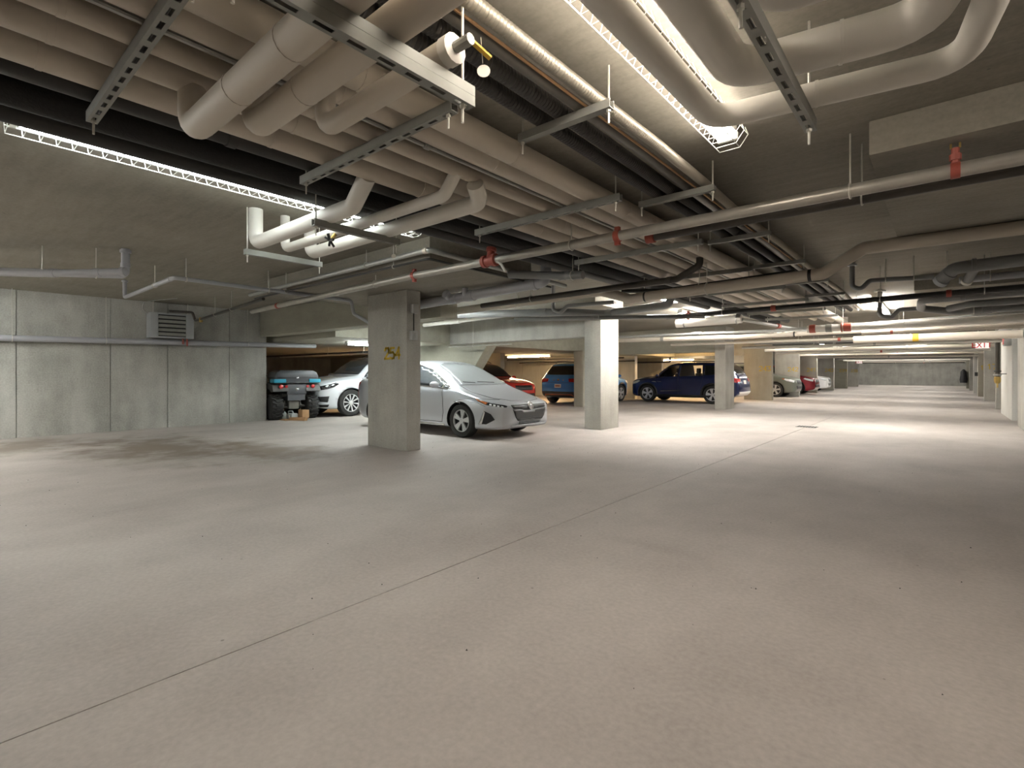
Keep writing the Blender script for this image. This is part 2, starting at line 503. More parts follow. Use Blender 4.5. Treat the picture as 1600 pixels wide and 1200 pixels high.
RP = [(23.4, 'concrete pier just beyond the right wall stub', None, 'column'), (29.9, 'grey pier on the right with yellow number 17, nearest of the two', '17', 'column'), (35.3, 'brown pier on the right with yellow number 17, farther of the two', '17', 'pierwarm'),
      (40.5, 'pale bluish pier on the right beyond the brown one', None, 'whitewall'), (46.7, 'second to last pier on the right side', None, 'column'), (53.0, 'last pier on the right before the end wall', None, 'beam')]
for y, lab, num, mt in RP:
    t = thing('concrete_pier', lab, 'pier', (1.9, y + .12, 0))
    MB().box(1.32, 2.5, y, y + 0.28, 0, CE, 0.012).build('shaft', mt, t, 30)
    if num: number(t, num, (1.42, y - 0.003, 1.38), (1, 0, 0), (0, 0, 1), 0.2, 0.03)
cbox('wall_stub', 'bright concrete wall stub on the right beside the sprinkler riser', 'wall', 1.30, 1.85, 17.9, 21.05, 0, CE, 'whitewall')
cbox('wall_stub', 'concrete wall at the right edge of the picture', 'wall', 1.27, 1.8, 14.3, 16.2, 0, CE, 'column')
cbox('wall_stub', 'dark concrete wall right behind the silver hatchback roof', 'wall', -13.0, -9.75, 9.82, 10.2, 0, 2.0, 'beam')
# sloping haunch on that wall
o = MB().prism([(0, 0), (0.50, 0.62), (0.50, 0.70), (0, 0.70)], (-9.75, 10.2, 1.28), (1, 0, 0), (0, 0, 1), 0.38).build('concrete_haunch', 'beam', None, 0)
tag(o, 'sloping concrete haunch above the silver hatchback roof', 'haunch')
cbox('wall_stub', 'brown concrete wall seen left of the navy SUV nose', 'wall', -14.6, -11.2, 25.2, 25.45, 0, 2.0, 'pierwarm')

# beams
cbox('concrete_beam', 'deep concrete beam from the left wall to column 254', 'beam', -13.04, -6.3, 5.6, 5.98, 2.12, CE, 'beam')
cbox('concrete_beam', 'pale concrete beam running left from the bright column', 'beam', -10.2, -5.9, 9.4, 9.8, 1.98, CE, 'column')
cbox('concrete_beam', 'dark concrete beam above the navy SUV', 'beam', -10.2, -5.8, 17.2, 17.6, 1.9, CE, 'beam')
cbox('concrete_beam', 'concrete beam behind the navy SUV roof', 'beam', -10.2, -6.95, 24.5, 24.75, 2.02, CE, 'pierwarm')

# drop panels
def drop(label, x0, x1, y0, y1, z0):
    o = cbox('drop_panel', label, 'drop panel', x0, x1, y0, y1, z0, CE, 'slab', 0.01)
    o['kind'] = 'structure'
    return o
drop('thick concrete drop panel above column 254', -8.45, -4.4, 3.75, 5.59, 2.48)
drop('concrete drop panel above the bright column', -8.1, -5.0, 8.3, 9.39, 2.5)
drop('large concrete drop panel at the upper right corner', -0.35, 4.5, 3.78, 6.35, 2.53)
drop('farther concrete drop panel on the right behind grey drain pipes', -0.36, 4.5, 10.2, 14.2, 2.5)

# ================================================================== caged strip lights
tubes = {}
def tube_mat(col, e):
    k = (col, e)
    if k not in tubes: tubes[k] = emit('glowing_tube', col, e)
    return tubes[k]

def strip_light(label, x, y0, y1, z, col, e, along='y', cage=True, group=None, fine=True, top=None):
    def P(t, off, h): return (x + off, t, z + h) if along == 'y' else (t, x + off, z + h)
    c = P((y0 + y1) / 2, 0, 0)
    t = thing('strip_light', label, 'light', c, group=group)
    def bx(a, b2, o0, o1, h0, h1):
        p, q = P(a, o0, h0), P(b2, o1, h1)
        return MB().box(min(p[0], q[0]), max(p[0], q[0]), min(p[1], q[1]), max(p[1], q[1]), p[2], q[2], 0.006)
    bx(y0, y1, -0.05, 0.05, 0.0, 0.05).build('housing', 'whitemetal', t, 30)
    for s in (-1, 1):
        MB().tube([P(y0 + 0.04, s * 0.04, -0.025), P(y1 - 0.04, s * 0.04, -0.025)], 0.016, n=8).build('lamp_tube', tube_mat(col, e), t)
    for q in (y0, y1 - 0.03):
        bx(q, q + 0.03, -0.06, 0.06, -0.045, 0.0).build('lamp_holder', 'whitemetal', t, 30)
    if top:
        for q in (y0 + .25, y1 - .25): MB().tube([P(q, 0, .04), P(q, 0, top - z)], .006, n=6).build('hanger_rod', 'rod', t)
    if cage:
        prof = [(-0.09, 0.03), (-0.108, -0.02), (-0.06, -0.085), (0.06, -0.085), (0.108, -0.02), (0.09, 0.03)]
        mb = MB()
        for a, h in prof[1:-1]:
            mb.tube([P(y0 - 0.02, a, h), P(y1 + 0.02, a, h)], 0.003, n=5, bend=0)
        n = int((y1 - y0) / (0.075 if fine else 0.15))
        for i in range(n + 1):
            q = y0 - 0.02 + (y1 - y0 + 0.04) * i / n
            mb.tube([P(q, a, h) for a, h in prof], 0.0022, n=4, bend=0)
        mb.build('wire_guard', 'whitemetal', t, 60)
    return t

strip_light('long caged strip light with cool glow at the upper left ceiling', -4.10, 0.36, 3.3, 2.68, COOL, E_NEAR_LEFT)
strip_light('caged strip light with warm glow beside the upper right pipe elbow', -1.02, 0.85, 3.28, 2.68, PINKISH, E_NEAR_RIGHT)
strip_light('short strip light half hidden above the jogged cream pipe', -4.2, 8.8, 10.1, 2.68, NEUTRAL, E_ROW * 2.3, cage=False)
strip_light('strip light between column 254 and the pale beam', 6.55, -9.4, -7.05, 2.42, COOL, E_ROW * .75, along='x', cage=False, top=CE)
strip_light('added fill light out of view in the near right bay', 1.4, 0.8, 3.3, 2.66, PINKISH, E_ROW * .18, cage=False)  # added lamp out of view, brightens column and car fronts
strip_light('bright strip light on the ceiling left of the pipe bundle end', -4.75, 11.7, 14.6, 2.66, NEUTRAL, E_ROW * 1.1, cage=False)
strip_light('bright strip light above the trap pipe on the right', -1.05, 12.2, 15.2, 2.66, NEUTRAL, E_ROW * 1.15, cage=False)
for i, y in enumerate((20.0, 27.0, 34.0, 41.0, 48.5, 57.5)):
    for x in (-4.6, -1.05):
        strip_light('distant strip light in the rows along the aisle ceiling', x, y, y + 2.44, 2.66, NEUTRAL, E_ROW * (1.2 if y > 50 else .68), cage=False, group='distant aisle strip lights')
for x, y in ((-5.4, -3.6), (-0.6, -3.6), (-9.6, -3.4), (5.2, 1.5)):  # unseen fill lamps, added to lift the near walls, floor and ceiling
    strip_light('added fill light out of view over the near end of the garage', x, y, y + 2.44, 2.66, WARM if x > -2 else NEUTRAL, E_SIDE if x < -9 and y > -4 else E_SIDE * .2 if x < -4 and y > -4 else E_BEHIND, cage=False, group='added near end fill lights')
strip_light('added cool fill light out of view near the left wall', -11.4, -2.6, -.1, 2.66, COOL, 42.0, cage=False)  # unseen lamp put in to brighten the left wall
strip_light('warm strip light under the low ceiling above the blue SUV', 17.6, -15.2, -12.8, 1.95, BAYWARM, E_BAY, along='x', cage=False)
strip_light('warm strip light over the bay behind the all terrain vehicle', 11.6, -17.0, -14.6, 1.95, BAYWARM, E_BAY, along='x', cage=False)
strip_light('warm strip light above the store corner behind the navy SUV', 27.6, -12.6, -10.4, 1.95, BAYWARM, E_BAY, along='x', cage=False)
strip_light('cool strip light over the white SUV bonnet', -11.4, 7.0, 9.2, 1.95, COOL, E_BAY * 0.5, cage=False)
strip_light('warm strip light in the bay of the navy SUV', -9.0, 21.6, 24.0, 2.66, ORANGE, E_BAY * 0.7, cage=False)
strip_light('warm strip light between the sage grey SUV and its pier', -9.0, 26.0, 28.4, 2.66, WARM, E_BAY * 0.6, cage=False)

# ================================================================== hanging channels, pipes
def strut(label, a, b2, rods=(0.03, 0.97), top=CE, slots=True, name='strut_hanger', group=None, wd=0.046, double=False, hh=0.052):
    """slotted U channel from a to b2 (bottom face height a.z) hung on threaded rods"""
    a = Vector(a); b2 = Vector(b2); L = (b2 - a).length; t = (b2 - a) / L
    sd = Vector((0, 0, 1)).cross(t).normalized(); up = Vector((0, 0, 1))
    c = (a + b2) / 2
    th = thing(name, label, 'pipe hanger', tuple(c), group=group)
    def slab_box(mb, s0, s1, o0, o1, h0, h1):
        vs = [a + t * s + sd * o + up * h for h in (h0, h1) for o in (o0, o1) for s in (s0, s1)]
        mb.add(vs, [(0, 2, 3, 1), (4, 5, 7, 6), (0, 1, 5, 4), (2, 6, 7, 3), (0, 4, 6, 2), (1, 3, 7, 5)])
    mb = MB(); w2 = wd / 2; k = 0.004
    for h in ((0, hh + .001) if double else (0,)):
        slab_box(mb, 0, L, -w2, -w2 + k, h, h + hh); slab_box(mb, 0, L, w2 - k, w2, h, h + hh)
        slab_box(mb, 0, L, -w2 + k, -w2 + 2 * k, h + hh - .008, h + hh); slab_box(mb, 0, L, w2 - 2 * k, w2 - k, h + hh - .008, h + hh)
    if slots:
        slab_box(mb, 0, L, -w2 + k, -0.0085, 0, k); slab_box(mb, 0, L, 0.0085, w2 - k, 0, k)
        n = max(1, int(L / 0.1)); pitch = L / n
        for i in range(n + 1):
            s0 = max(0, i * pitch - 0.024); s1 = min(L, i * pitch + 0.024)
            slab_box(mb, s0, s1, -0.0085, 0.0085, 0, k)
    else:
        slab_box(mb, 0, L, -w2 + k, w2 - k, 0, k)
    mb.build('channel', 'galvdull', th, 0)
    for f in rods:
        p = a + t * (L * f)
        MB().tube([p + up * -0.07, Vector((p.x, p.y, top))], 0.0055, n=6).build('threaded_rod', 'rod', th)
        MB().lathe([(0.012, -0.014), (0.012, -0.002)], p, n=6).build('nut', 'rod', th, 20)
    return th

def clevis(parent, p, r, top=CE, axis='x'):
    mb = MB()
    ring = []
    n = 16
    for k in range(n + 1):
        a = 2 * PI * k / n
        ring.append((p[0], p[1] + (r + .006) * math.cos(a), p[2] + (r + .006) * math.sin(a)) if axis == 'x' else (p[0] + (r + .006) * math.cos(a), p[1], p[2] + (r + .006) * math.sin(a)))
    mb.tube(ring, 0.006, n=5, bend=0)
    mb.tube([(p[0], p[1], p[2] + r), (p[0], p[1], top)], 0.0055, n=6)
    return mb.build('hanger', 'rod', parent)

def collar(parent, p, axis, r, ln, mat, name='coupling', bolts=False):
    mb = MB().lathe([(r * .8, -ln / 2), (r, -ln / 2 + .004), (r, ln / 2 - .004), (r * .8, ln / 2)], p, axis, 14)
    if bolts:
        for s in (-1, 1):
            q = Vector(p) + Vector((0, 0, s * r * 1.25))
            mb.box(q.x - .022, q.x + .022, q.y - .018, q.y + .018, q.z - .016, q.z + .016, .004)
    return mb.build(name, mat, parent)

def pipe(label, pts, r, mat, cat='pipe', bend=None, n=14, hang=(), collars=(), name='pipe', group=None, rib=0, pitch=0.02, top=CE):
    P0 = Vector(pts[0]); P1 = Vector(pts[-1])
    mb = MB().tube(pts, r, n=n, bend=bend, rib=rib, ribpitch=pitch)
    if not hang and not collars:
        return tag(mb.build(name, mat), label, cat, group)
    c = (P0 + P1) / 2
    t = thing(name, label, cat, tuple(c), group=group)
    mb.build('pipe_run', mat, t)
    for h in hang:
        ax = h[3] if len(h) > 3 else 'x'
        clevis(t, h[:3], r, top=top, axis=ax)
    for q in collars:
        collar(t, q[0], q[1], q[2], q[3], q[4], bolts=len(q) > 5)
    return t

# --- the bundle running along the aisle
X1 = (1, 0, 0); Y1 = (0, 1, 0)
BUN = [('outermost right pipe of the cream insulated bundle, nearest the cables', -2.08, 2.595, .075, 'insul', 16.6), ('second cream insulated pipe from the right in the bundle', -2.246, 2.595, .075, 'insul', 15.6),
       ('thin cream insulated pipe in the middle of the bundle', -2.49, 2.57, .05, 'insul', 14.8), ('fourth cream insulated pipe in the bundle, left of the thin one', -2.72, 2.595, .075, 'insul', 14.0),
       ('leftmost cream insulated pipe of the bundle beside the black pipes', -2.99, 2.60, .08, 'insul', 13.2)]
for lab, x, z, r, mt, ye in BUN:
    seams = [((x, yy, z), Y1, r + .0025, .03, mt) for yy in (0.35, 1.35, 2.45, 3.9, 5.6, 7.6, 9.6)]
    pipe(lab, [(x, -2.5, z), (x, ye, z), (x, ye, CE)], r, mt, n=20, collars=seams)
pipe('thin galvanised conduit strapped between the bundle pipes', [(-2.315, -2.5, 2.532), (-2.315, 15, 2.532)], .012, 'galv', n=8, name='conduit', cat='conduit',
     collars=[((-2.315, y, 2.532), Y1, .02, .04, 'galv') for y in (1.95, 4.2, 6.4)])
pipe('black iron pipe directly left of the cream bundle', [(-3.17, -2.5, 2.585), (-3.17, 15, 2.585)], .06, 'black', n=16, collars=[((-3.17, y, 2.585), Y1, .068, .06, 'black') for y in (1.2, 6.5)])
pipe('wide black foam covered pipe, middle of the three black ones', [(-3.53, -2.5, 2.61), (-3.53, 15.5, 2.61)], .085, 'blackrough', n=16)
pipe('black pipe next to the cool caged strip light', [(-3.86, -2.5, 2.62), (-3.86, 11, 2.62)], .065, 'black', n=16)
for i, y in enumerate((0.58, 1.69, 3.35, 5.0, 6.7, 8.4, 10.1, 11.8, 13.3)):
    lab = ['slotted strut hanger crossing under the bundle at the upper left corner', 'big slotted strut hanger under the bundle left of centre', 'strut hanger under the bundle just before the silver sprinkler main',
           'strut hanger under the bundle just behind the silver sprinkler main'][i] if i < 4 else 'receding strut hanger under the far half of the pipe bundle'
    strut(lab, (-3.28, y, 2.463), (-1.80, y, 2.463), group=None if i < 4 else 'far bundle hangers')

# --- armoured cables on their own hangers
def wave(x, y0, y1, z, amp, step=0.75, ph=0):
    pts = []; y = y0; i = 0
    while y <= y1:
        pts.append((x + amp * math.sin(i * 1.3 + ph), y, z + 0.4 * amp * math.sin(i * 2.1 + ph))); y += step; i += 1
    return pts
pipe('silver ribbed flexible conduit, rightmost of the cables', wave(-1.36, -1.5, 13.5, 2.61, .012), .034, 'flex', 'cable', bend=.05, rib=.16, pitch=.010, name='flexible_conduit', n=12)
pipe('light grey cable second from the right beside the ribbed conduit', wave(-1.47, -1.5, 14, 2.605, .014, ph=1), .03, 'cablegrey', 'cable', bend=.3, name='cable')
pipe('black ribbed cable third from the right', wave(-1.585, -1.5, 14, 2.61, .010, ph=2), .043, 'cable', 'cable', bend=.3, rib=.12, pitch=.012, name='cable')
pipe('black ribbed cable nearest the cream bundle', wave(-1.71, -1.5, 14, 2.61, .010, ph=3), .043, 'cable', 'cable', bend=.3, rib=.12, pitch=.012, name='cable')
pipe('thin copper coloured line between the flexible conduit and the cable', wave(-1.415, -1.5, 8, 2.585, .004), .007, 'cardboard', 'cable', bend=.3, n=6, name='cable')
for i, y in enumerate((0.3, 2.25, 3.75, 5.3, 6.9, 8.5, 10.1, 11.7)):
    lab = ['', 'strut under the cables in front of the warm caged light', 'strut under the cables above the silver sprinkler main', 'strut under the cables just behind the silver sprinkler main'][i] if 0 < i < 4 else 'receding strut under the cables farther along the aisle'
    strut(lab, (-1.85, y, 2.520), (-1.26, y, 2.520), slots=False, hh=.043, group=None if 0 < i < 4 else 'far cable hangers')

# --- three pipes coming in under the bundle at the top
pipe('thick insulated branch pipe entering at the top left, leftmost of three', [(1.2, .84, 2.36), (-2.72, .86, 2.36), (-2.72, .86, 2.55)], .064, 'insul', bend=.09, n=20, collars=[((-2.2, .857, 2.36), X1, .0665, .02, 'insul'), ((-1.75, .855, 2.36), X1, .0665, .02, 'insul')])
pipe('thick insulated branch pipe entering at the top, middle of three', [(1.2, 1.02, 2.36), (-2.47, 1.04, 2.36), (-2.47, 1.04, 2.55)], .06, 'insul', bend=.09, n=20, collars=[((-2.0, 1.037, 2.36), X1, .0625, .02, 'insul')])
t = pipe('slimmer insulated branch pipe ending at a yellow lever valve', [(-1.37, 1.25, 2.36), (-2.23, 1.26, 2.36), (-2.23, 1.26, 2.55)], .047, 'insul', bend=.08, n=18, collars=[((-1.35, 1.25, 2.36), X1, .052, .05, 'insulwhite')])
MB().tube([(-1.36, 1.25, 2.36), (-1.25, 1.25, 2.36)], .02, n=10).build('valve_body', 'galvdull', t)
MB().bar((-1.27, 1.25, 2.375), (-1.24, 1.34, 2.33), .02, .008).build('lever', 'yellow', t, 0)
MB().tube([(-1.25, 1.3, 2.39), (-1.26, 1.32, 2.31)], .002, n=4).build('tag_chain', 'rod', t)
MB().lathe([(.024, -.0015), (.024, .0015)], (-1.26, 1.325, 2.285), (.6, -.7, .1), 16).build('round_tag', 'tag', t)
strut('double strut holding the ends of the three branch pipes at the top', (-1.385, 0.5, 2.215), (-1.385, 1.385, 2.215), rods=(0.03, 0.95), double=True, hh=.038)
strut('slotted strut hanger at the far end of the upper right elbows', (-0.45, 1.50, 2.27), (-0.45, 2.58, 2.27), rods=(0.05, 0.96))

# --- branch pipes turning left out of the bundle to the lit risers
pipe('white lit branch pipe with riser, front one of three', [(-4.93, 2.08, CE), (-4.93, 2.08, 2.42), (-3.30, 2.08, 2.42), (-3.02, 2.02, 2.56)], .062, 'insulwhite', bend=.10, n=18)
t = pipe('slim white branch pipe with a star handle valve, middle of three', [(-4.93, 2.36, CE), (-4.93, 2.36, 2.42), (-2.62, 2.36, 2.42), (-2.50, 2.36, 2.55)], .043, 'insulwhite', bend=.09, n=16, collars=[((-3.86, 2.36, 2.42), X1, .048, .06, 'insulwhite'), ((-4.08, 2.36, 2.42), X1, .048, .02, 'insulwhite')])
MB().tube([(-3.97, 2.36, 2.42), (-3.97, 2.29, 2.33)], .016, n=10).build('valve_body', 'brass', t)
mb = MB()
for k in range(5):
    a = 2 * PI * k / 5
    mb.bar((-3.97, 2.285, 2.325), (-3.97 + .055 * math.cos(a), 2.285 - .03 * math.sin(a), 2.325 + .055 * math.sin(a)), .018, .018)
mb.build('star_handle', 'trim', t, 0)
pipe('white lit branch pipe with riser, rear one of three', [(-4.93, 2.62, CE), (-4.93, 2.62, 2.42), (-2.52, 2.62, 2.42), (-2.46, 2.5, 2.50)], .06, 'insulwhite', bend=.11, n=18)
strut('white lit strut carrying the lower ends of the three risers', (-4.93, 1.98, 2.30), (-4.93, 2.74, 2.30), slots=False)
strut('dark strut hanger crossing the three branch pipes', (-3.63, 1.95, 2.315), (-3.63, 2.74, 2.315), slots=True)
t = thing('round_tag', 'white round tag hanging below the branch pipes', 'tag', (-3.645, 2.70, 2.2))
MB().tube([(-3.645, 2.70, 2.33), (-3.645, 2.70, 2.235)], .002, n=4).build('chain', 'rod', t)
MB().lathe([(.02, -.0015), (.02, .0015)], (-3.645, 2.70, 2.216), (.7, -.7, 0), 14).build('disc', 'tag', t)

# --- pipes with elbows at the upper right
pipe('insulated pipe with elbow right of the warm caged light, lowest of three', [(-0.83, -1.0, 2.40), (-0.83, 2.44, 2.40), (0.06, 2.62, 2.41), (0.12, 2.3, 2.44), (0.1, 1.6, 2.50)], .052, 'insulwhite', bend=.13, n=20, collars=[((-0.83, 1.2, 2.40), Y1, .0545, .02, 'insulwhite'), ((-0.42, 2.523, 2.405), (.98, .2, 0), .0545, .02, 'insulwhite')])
pipe('thick insulated pipe with elbow, middle of the upper right three', [(-0.665, -1.0, 2.46), (-0.665, 2.22, 2.46), (-0.02, 2.36, 2.47), (0.0, 2.0, 2.5), (-.02, 1.2, 2.54)], .075, 'insulwhite', bend=.15, n=20, collars=[((-0.3, 2.30, 2.466), (.98, .19, 0), .078, .02, 'insulwhite')])
pipe('thick insulated pipe with elbow, highest of the upper right three', [(-0.47, -1.0, 2.53), (-0.47, 1.95, 2.53), (-.12, 2.02, 2.54), (-.15, 1.2, 2.55)], .07, 'insulwhite', bend=.15, n=20)

# --- sprinkler main
t = pipe('silver sprinkler main crossing the whole ceiling with red couplings', [(-9.4, 3.90, 2.30), (-4.9, 3.90, 2.375), (4.5, 3.90, 2.37)], .042, 'sprink', n=18,
         hang=[(-5.65, 3.9, 2.363), (-2.6, 3.9, 2.373), (-0.46, 3.9, 2.372)], collars=[((-4.86, 3.9, 2.375), X1, .05, .05, 'red', 1), ((-2.13, 3.9, 2.373), X1, .05, .055, 'red', 1), ((-8.4, 3.9, 2.317), X1, .05, .06, 'red')])
mb = MB().lathe([(.05, -.1), (.065, -.09), (.065, -.05), (.052, -.045), (.052, .045), (.065, .05), (.065, .09), (.05, .1)], (-3.62, 3.9, 2.374), X1, 16)
mb.lathe([(.04, 0), (.04, .1), (.055, .105), (.055, .14), (.04, .145)], (-3.62, 3.9, 2.374), (0, .2, 1), 14)
mb.build('tee_valve', 'red', t)
MB().tube([(-3.5, 3.88, 2.35), (-3.42, 3.86, 2.30), (-3.36, 3.85, 2.22)], .014, n=8).build('lever', 'insulwhite', t)
mb = MB().lathe([(.047, -.022), (.047, .022)], (0.05, 3.9, 2.372), X1, 14).tube([(0.05, 3.9, 2.40), (0.05, 3.9, 2.50)], .02, n=10).lathe([(.028, 0), (.028, .035)], (0.05, 3.9, 2.43), (0, 0, 1), 8)
mb.build('sprinkler_tee', 'red', t)
mb = MB().lathe([(.03, 0), (.032, .004)], (.05, 3.9, 2.545), (0, 0, 1), 14).bar((.03, 3.9, 2.5), (.03, 3.9, 2.545), .006, .01).bar((.07, 3.9, 2.5), (.07, 3.9, 2.545), .006, .01)
mb.build('sprinkler_head', 'brass', t)
pipe('dark sprinkler pipe running just behind the silver main on the right', [(-1.95, 4.12, 2.37), (4.5, 4.12, 2.37)], .035, 'sprinkdark', n=16, hang=[(-.42, 4.12, 2.37)], collars=[((-1.93, 4.12, 2.37), X1, .048, .08, 'red')])
pipe('grey pipe wrapped around the drop panel of column 254', [(-8.9, 3.66, 2.515), (-4.31, 3.66, 2.555), (-4.31, 6.3, 2.50)], .03, 'galv', bend=.07, hang=[(-8.2, 3.66, 2.52), (-5.5, 3.66, 2.545)], collars=[((-4.36, 3.66, 2.555), X1, .038, .06, 'insul')])
pipe('dark conduit below the wrapped pipe at the drop panel edge', [(-8.8, 3.70, 2.45), (-4.36, 3.70, 2.47), (-4.36, 6.0, 2.45)], .014, 'black', bend=.05, n=8, hang=[(-7.7, 3.7, 2.455), (-5.0, 3.7, 2.467)], name='conduit', cat='conduit')
pipe('dark sprinkler branch ending in a head near the wall heater', [(-8.6, 3.75, 2.43), (-12.2, 4.0, 2.36), (-12.55, 4.0, 2.36), (-12.55, 3.95, 2.53), (-12.7, 3.55, 2.53)], .026, 'sprinkdark', hang=[(-10.2, 3.86, 2.40), (-11.2, 3.93, 2.38)], collars=[((-12.2, 4.0, 2.345), (0, 0, 1), .035, .1, 'brass')])

# --- drains on the left
pipe('grey plastic drain with ceiling elbow at the left edge, front one', [(-9.8, -.8, 2.40), (-8.3, 1.0, 2.415), (-7.75, 1.70, 2.42), (-7.75, 1.70, CE)], .046, 'pvc', bend=.07, hang=[(-8.3, 1.0, 2.415, 'y'), (-7.95, 1.45, 2.418, 'y')], collars=[((-8.22, 1.1, 2.416), (.6, .78, 0), .052, .08, 'pvc'), ((-7.75, 1.7, 2.71), (0, 0, 1), .06, .04, 'pvc'), ((-7.75, 1.7, 2.54), (0, 0, 1), .052, .06, 'pvc')])
pipe('grey plastic drain with round cleanout cap, lower one at the left', [(-9.4, -.8, 2.345), (-7.95, .92, 2.345), (-7.30, 1.58, 2.385)], .04, 'pvc', bend=.07, collars=[((-7.85, 1.02, 2.351), (.65, .75, 0), .046, .09, 'pvc'), ((-7.30, 1.58, 2.385), (.7, .7, 0), .055, .05, 'pvc'), ((-7.5, 1.38, 2.373), (.7, .7, 0), .046, .07, 'pvc')])
pipe('slim grey drain pipe running down the left edge of column 254', [(-10.3, 2.25, CE), (-10.3, 2.25, 2.45), (-7.74, 2.22, 2.46), (-7.74, 4.85, 2.44), (-7.74, 4.9, 2.22), (-7.335, 4.95, 2.04), (-7.335, 4.95, .12)], .029, 'pvc', bend=.06,
     hang=[(-8.6, 2.23, 2.457), (-7.74, 2.36, 2.46, 'y'), (-7.74, 3.45, 2.451, 'y')], collars=[((-10.3, 2.25, 2.715), (0, 0, 1), .045, .03, 'pvc'), ((-7.9, 2.22, 2.46), X1, .034, .06, 'pvc')])
pipe('long grey drain pipe along the left concrete wall', [(-12.9, -10, 1.66), (-12.9, 7.0, 1.925)], .056, 'pvc', n=16, hang=[(-12.9, y, 1.816 + .0156 * y, 'y') for y in (-1.8, 1.15, 2.51, 5.25)], collars=[((-12.9, 4.2, 1.88), Y1, .062, .1, 'pvc')])
# --- grey drains and pipes behind column 254
t = pipe('large grey drain with two stub fittings right of column 254', [(-6.9, 5.42, 2.32), (-4.02, 5.42, 2.41), (-4.02, 5.42, CE)], .072, 'pvc', bend=.10, n=18, collars=[((-5.82, 5.42, 2.352), X1, .08, .22, 'pvc'), ((-5.42, 5.42, 2.365), X1, .08, .14, 'pvc'), ((-4.02, 5.42, 2.52), (0, 0, 1), .08, .08, 'pvc'), ((-4.2, 5.42, 2.40), X1, .08, .08, 'pvc')])
MB().tube([(-5.86, 5.42, 2.36), (-5.84, 5.30, 2.42)], .062, n=16).lathe([(.068, 0), (.068, .03), (.03, .035), (.03, .045)], (-5.845, 5.32, 2.41), (0.1, -.85, .4), 16).build('cleanout_plug', 'pvc', t)
MB().tube([(-5.55, 5.42, 2.36), (-5.48, 5.36, 2.40), (-5.48, 5.36, 2.475)], .045, n=14, bend=.05).build('stub_elbow', 'pvc', t)
pipe('cream pipe with a jog crossing the aisle in the middle distance', [(-9.0, 6.25, 2.27), (-3.66, 6.25, 2.345), (-3.22, 6.25, 2.20), (-0.98, 6.25, 2.255), (-0.62, 6.25, 2.47), (4.5, 6.25, 2.46)], .064, 'insul', bend=.12, n=18,
     hang=[(-5.2, 6.25, 2.32), (-2.2, 6.25, 2.225), ], collars=[((-3.0, 6.25, 2.206), X1, .067, .03, 'trim'), ((-1.1, 6.25, 2.252), X1, .067, .04, 'trim'), ((-1.72, 6.25, 2.237), X1, .066, .02, 'insul')])
pipe('dark bent pipe just in front of the jogged cream pipe', [(-5.6, 5.85, 2.27), (-2.42, 5.85, 2.31), (-2.14, 5.85, 2.44), (-2.14, 5.85, 2.53)], .04, 'sprinkdark', bend=.08, hang=[(-4.6, 5.85, 2.285)], collars=[((-2.5, 5.85, 2.31), X1, .046, .06, 'sprinkdark')])
pipe('black pipe running above the jogged cream pipe', [(-3.5, 6.55, 2.37), (-2.9, 6.55, 2.31), (-1.3, 6.55, 2.36)], .03, 'black', bend=.06, hang=[(-2.4, 6.55, 2.327)])
pipe('grey drain crossing behind column 254, farther back', [(-9.3, 7.1, 2.48), (-5.5, 8.1, 2.37), (-4.9, 8.5, 2.33), (-3.7, 8.6, 2.40), (-3.55, 8.6, CE)], .072, 'pvcdark', bend=.12, n=16, collars=[((-6.0, 7.97, 2.385), (.967, .25, 0), .08, .2, 'pvcdark'), ((-4.8, 8.51, 2.335), X1, .08, .1, 'pvcdark'), ((-7.6, 7.55, 2.43), (.967, .25, 0), .08, .1, 'pvcdark')])
pipe('slim grey drain joining above the pale beam', [(-6.4, 7.6, 2.25), (-4.6, 8.3, 2.22), (-3.2, 9.0, 2.2)], .04, 'pvcdark', collars=[((-4.9, 8.18, 2.225), (.93, .36, 0), .047, .1, 'pvcdark')])
pipe('pale pipe with a white sleeve behind column 254', [(-9.6, 8.0, 2.36), (-6.6, 8.0, 2.42)], .045, 'insulwhite', collars=[((-8.6, 8.0, 2.38), X1, .055, .5, 'insulwhite')])
pipe('slim pipe with U bend trap above the pale beam', [(-5.25, 7.3, CE), (-5.25, 7.3, 2.32), (-5.1, 7.3, 2.25), (-4.95, 7.3, 2.36), (-4.1, 7.4, 2.36)], .033, 'pvcdark', bend=.06)
pipe('thin sprinkler line hung along the pale beam', [(-10.1, 9.28, 1.90), (-7.9, 9.28, 1.90)], .02, 'sprink', hang=[(-9.2, 9.28, 1.90)])
pipe('grey loop of drain pipe in front of the dark bent pipe', [(-4.3, 5.0, 2.48), (-3.55, 5.2, 2.40), (-3.30, 5.2, 2.38)], .05, 'pvcdark', hang=[(-3.45, 5.2, 2.39)], collars=[((-3.6, 5.2, 2.404), X1, .056, .08, 'pvcdark')])
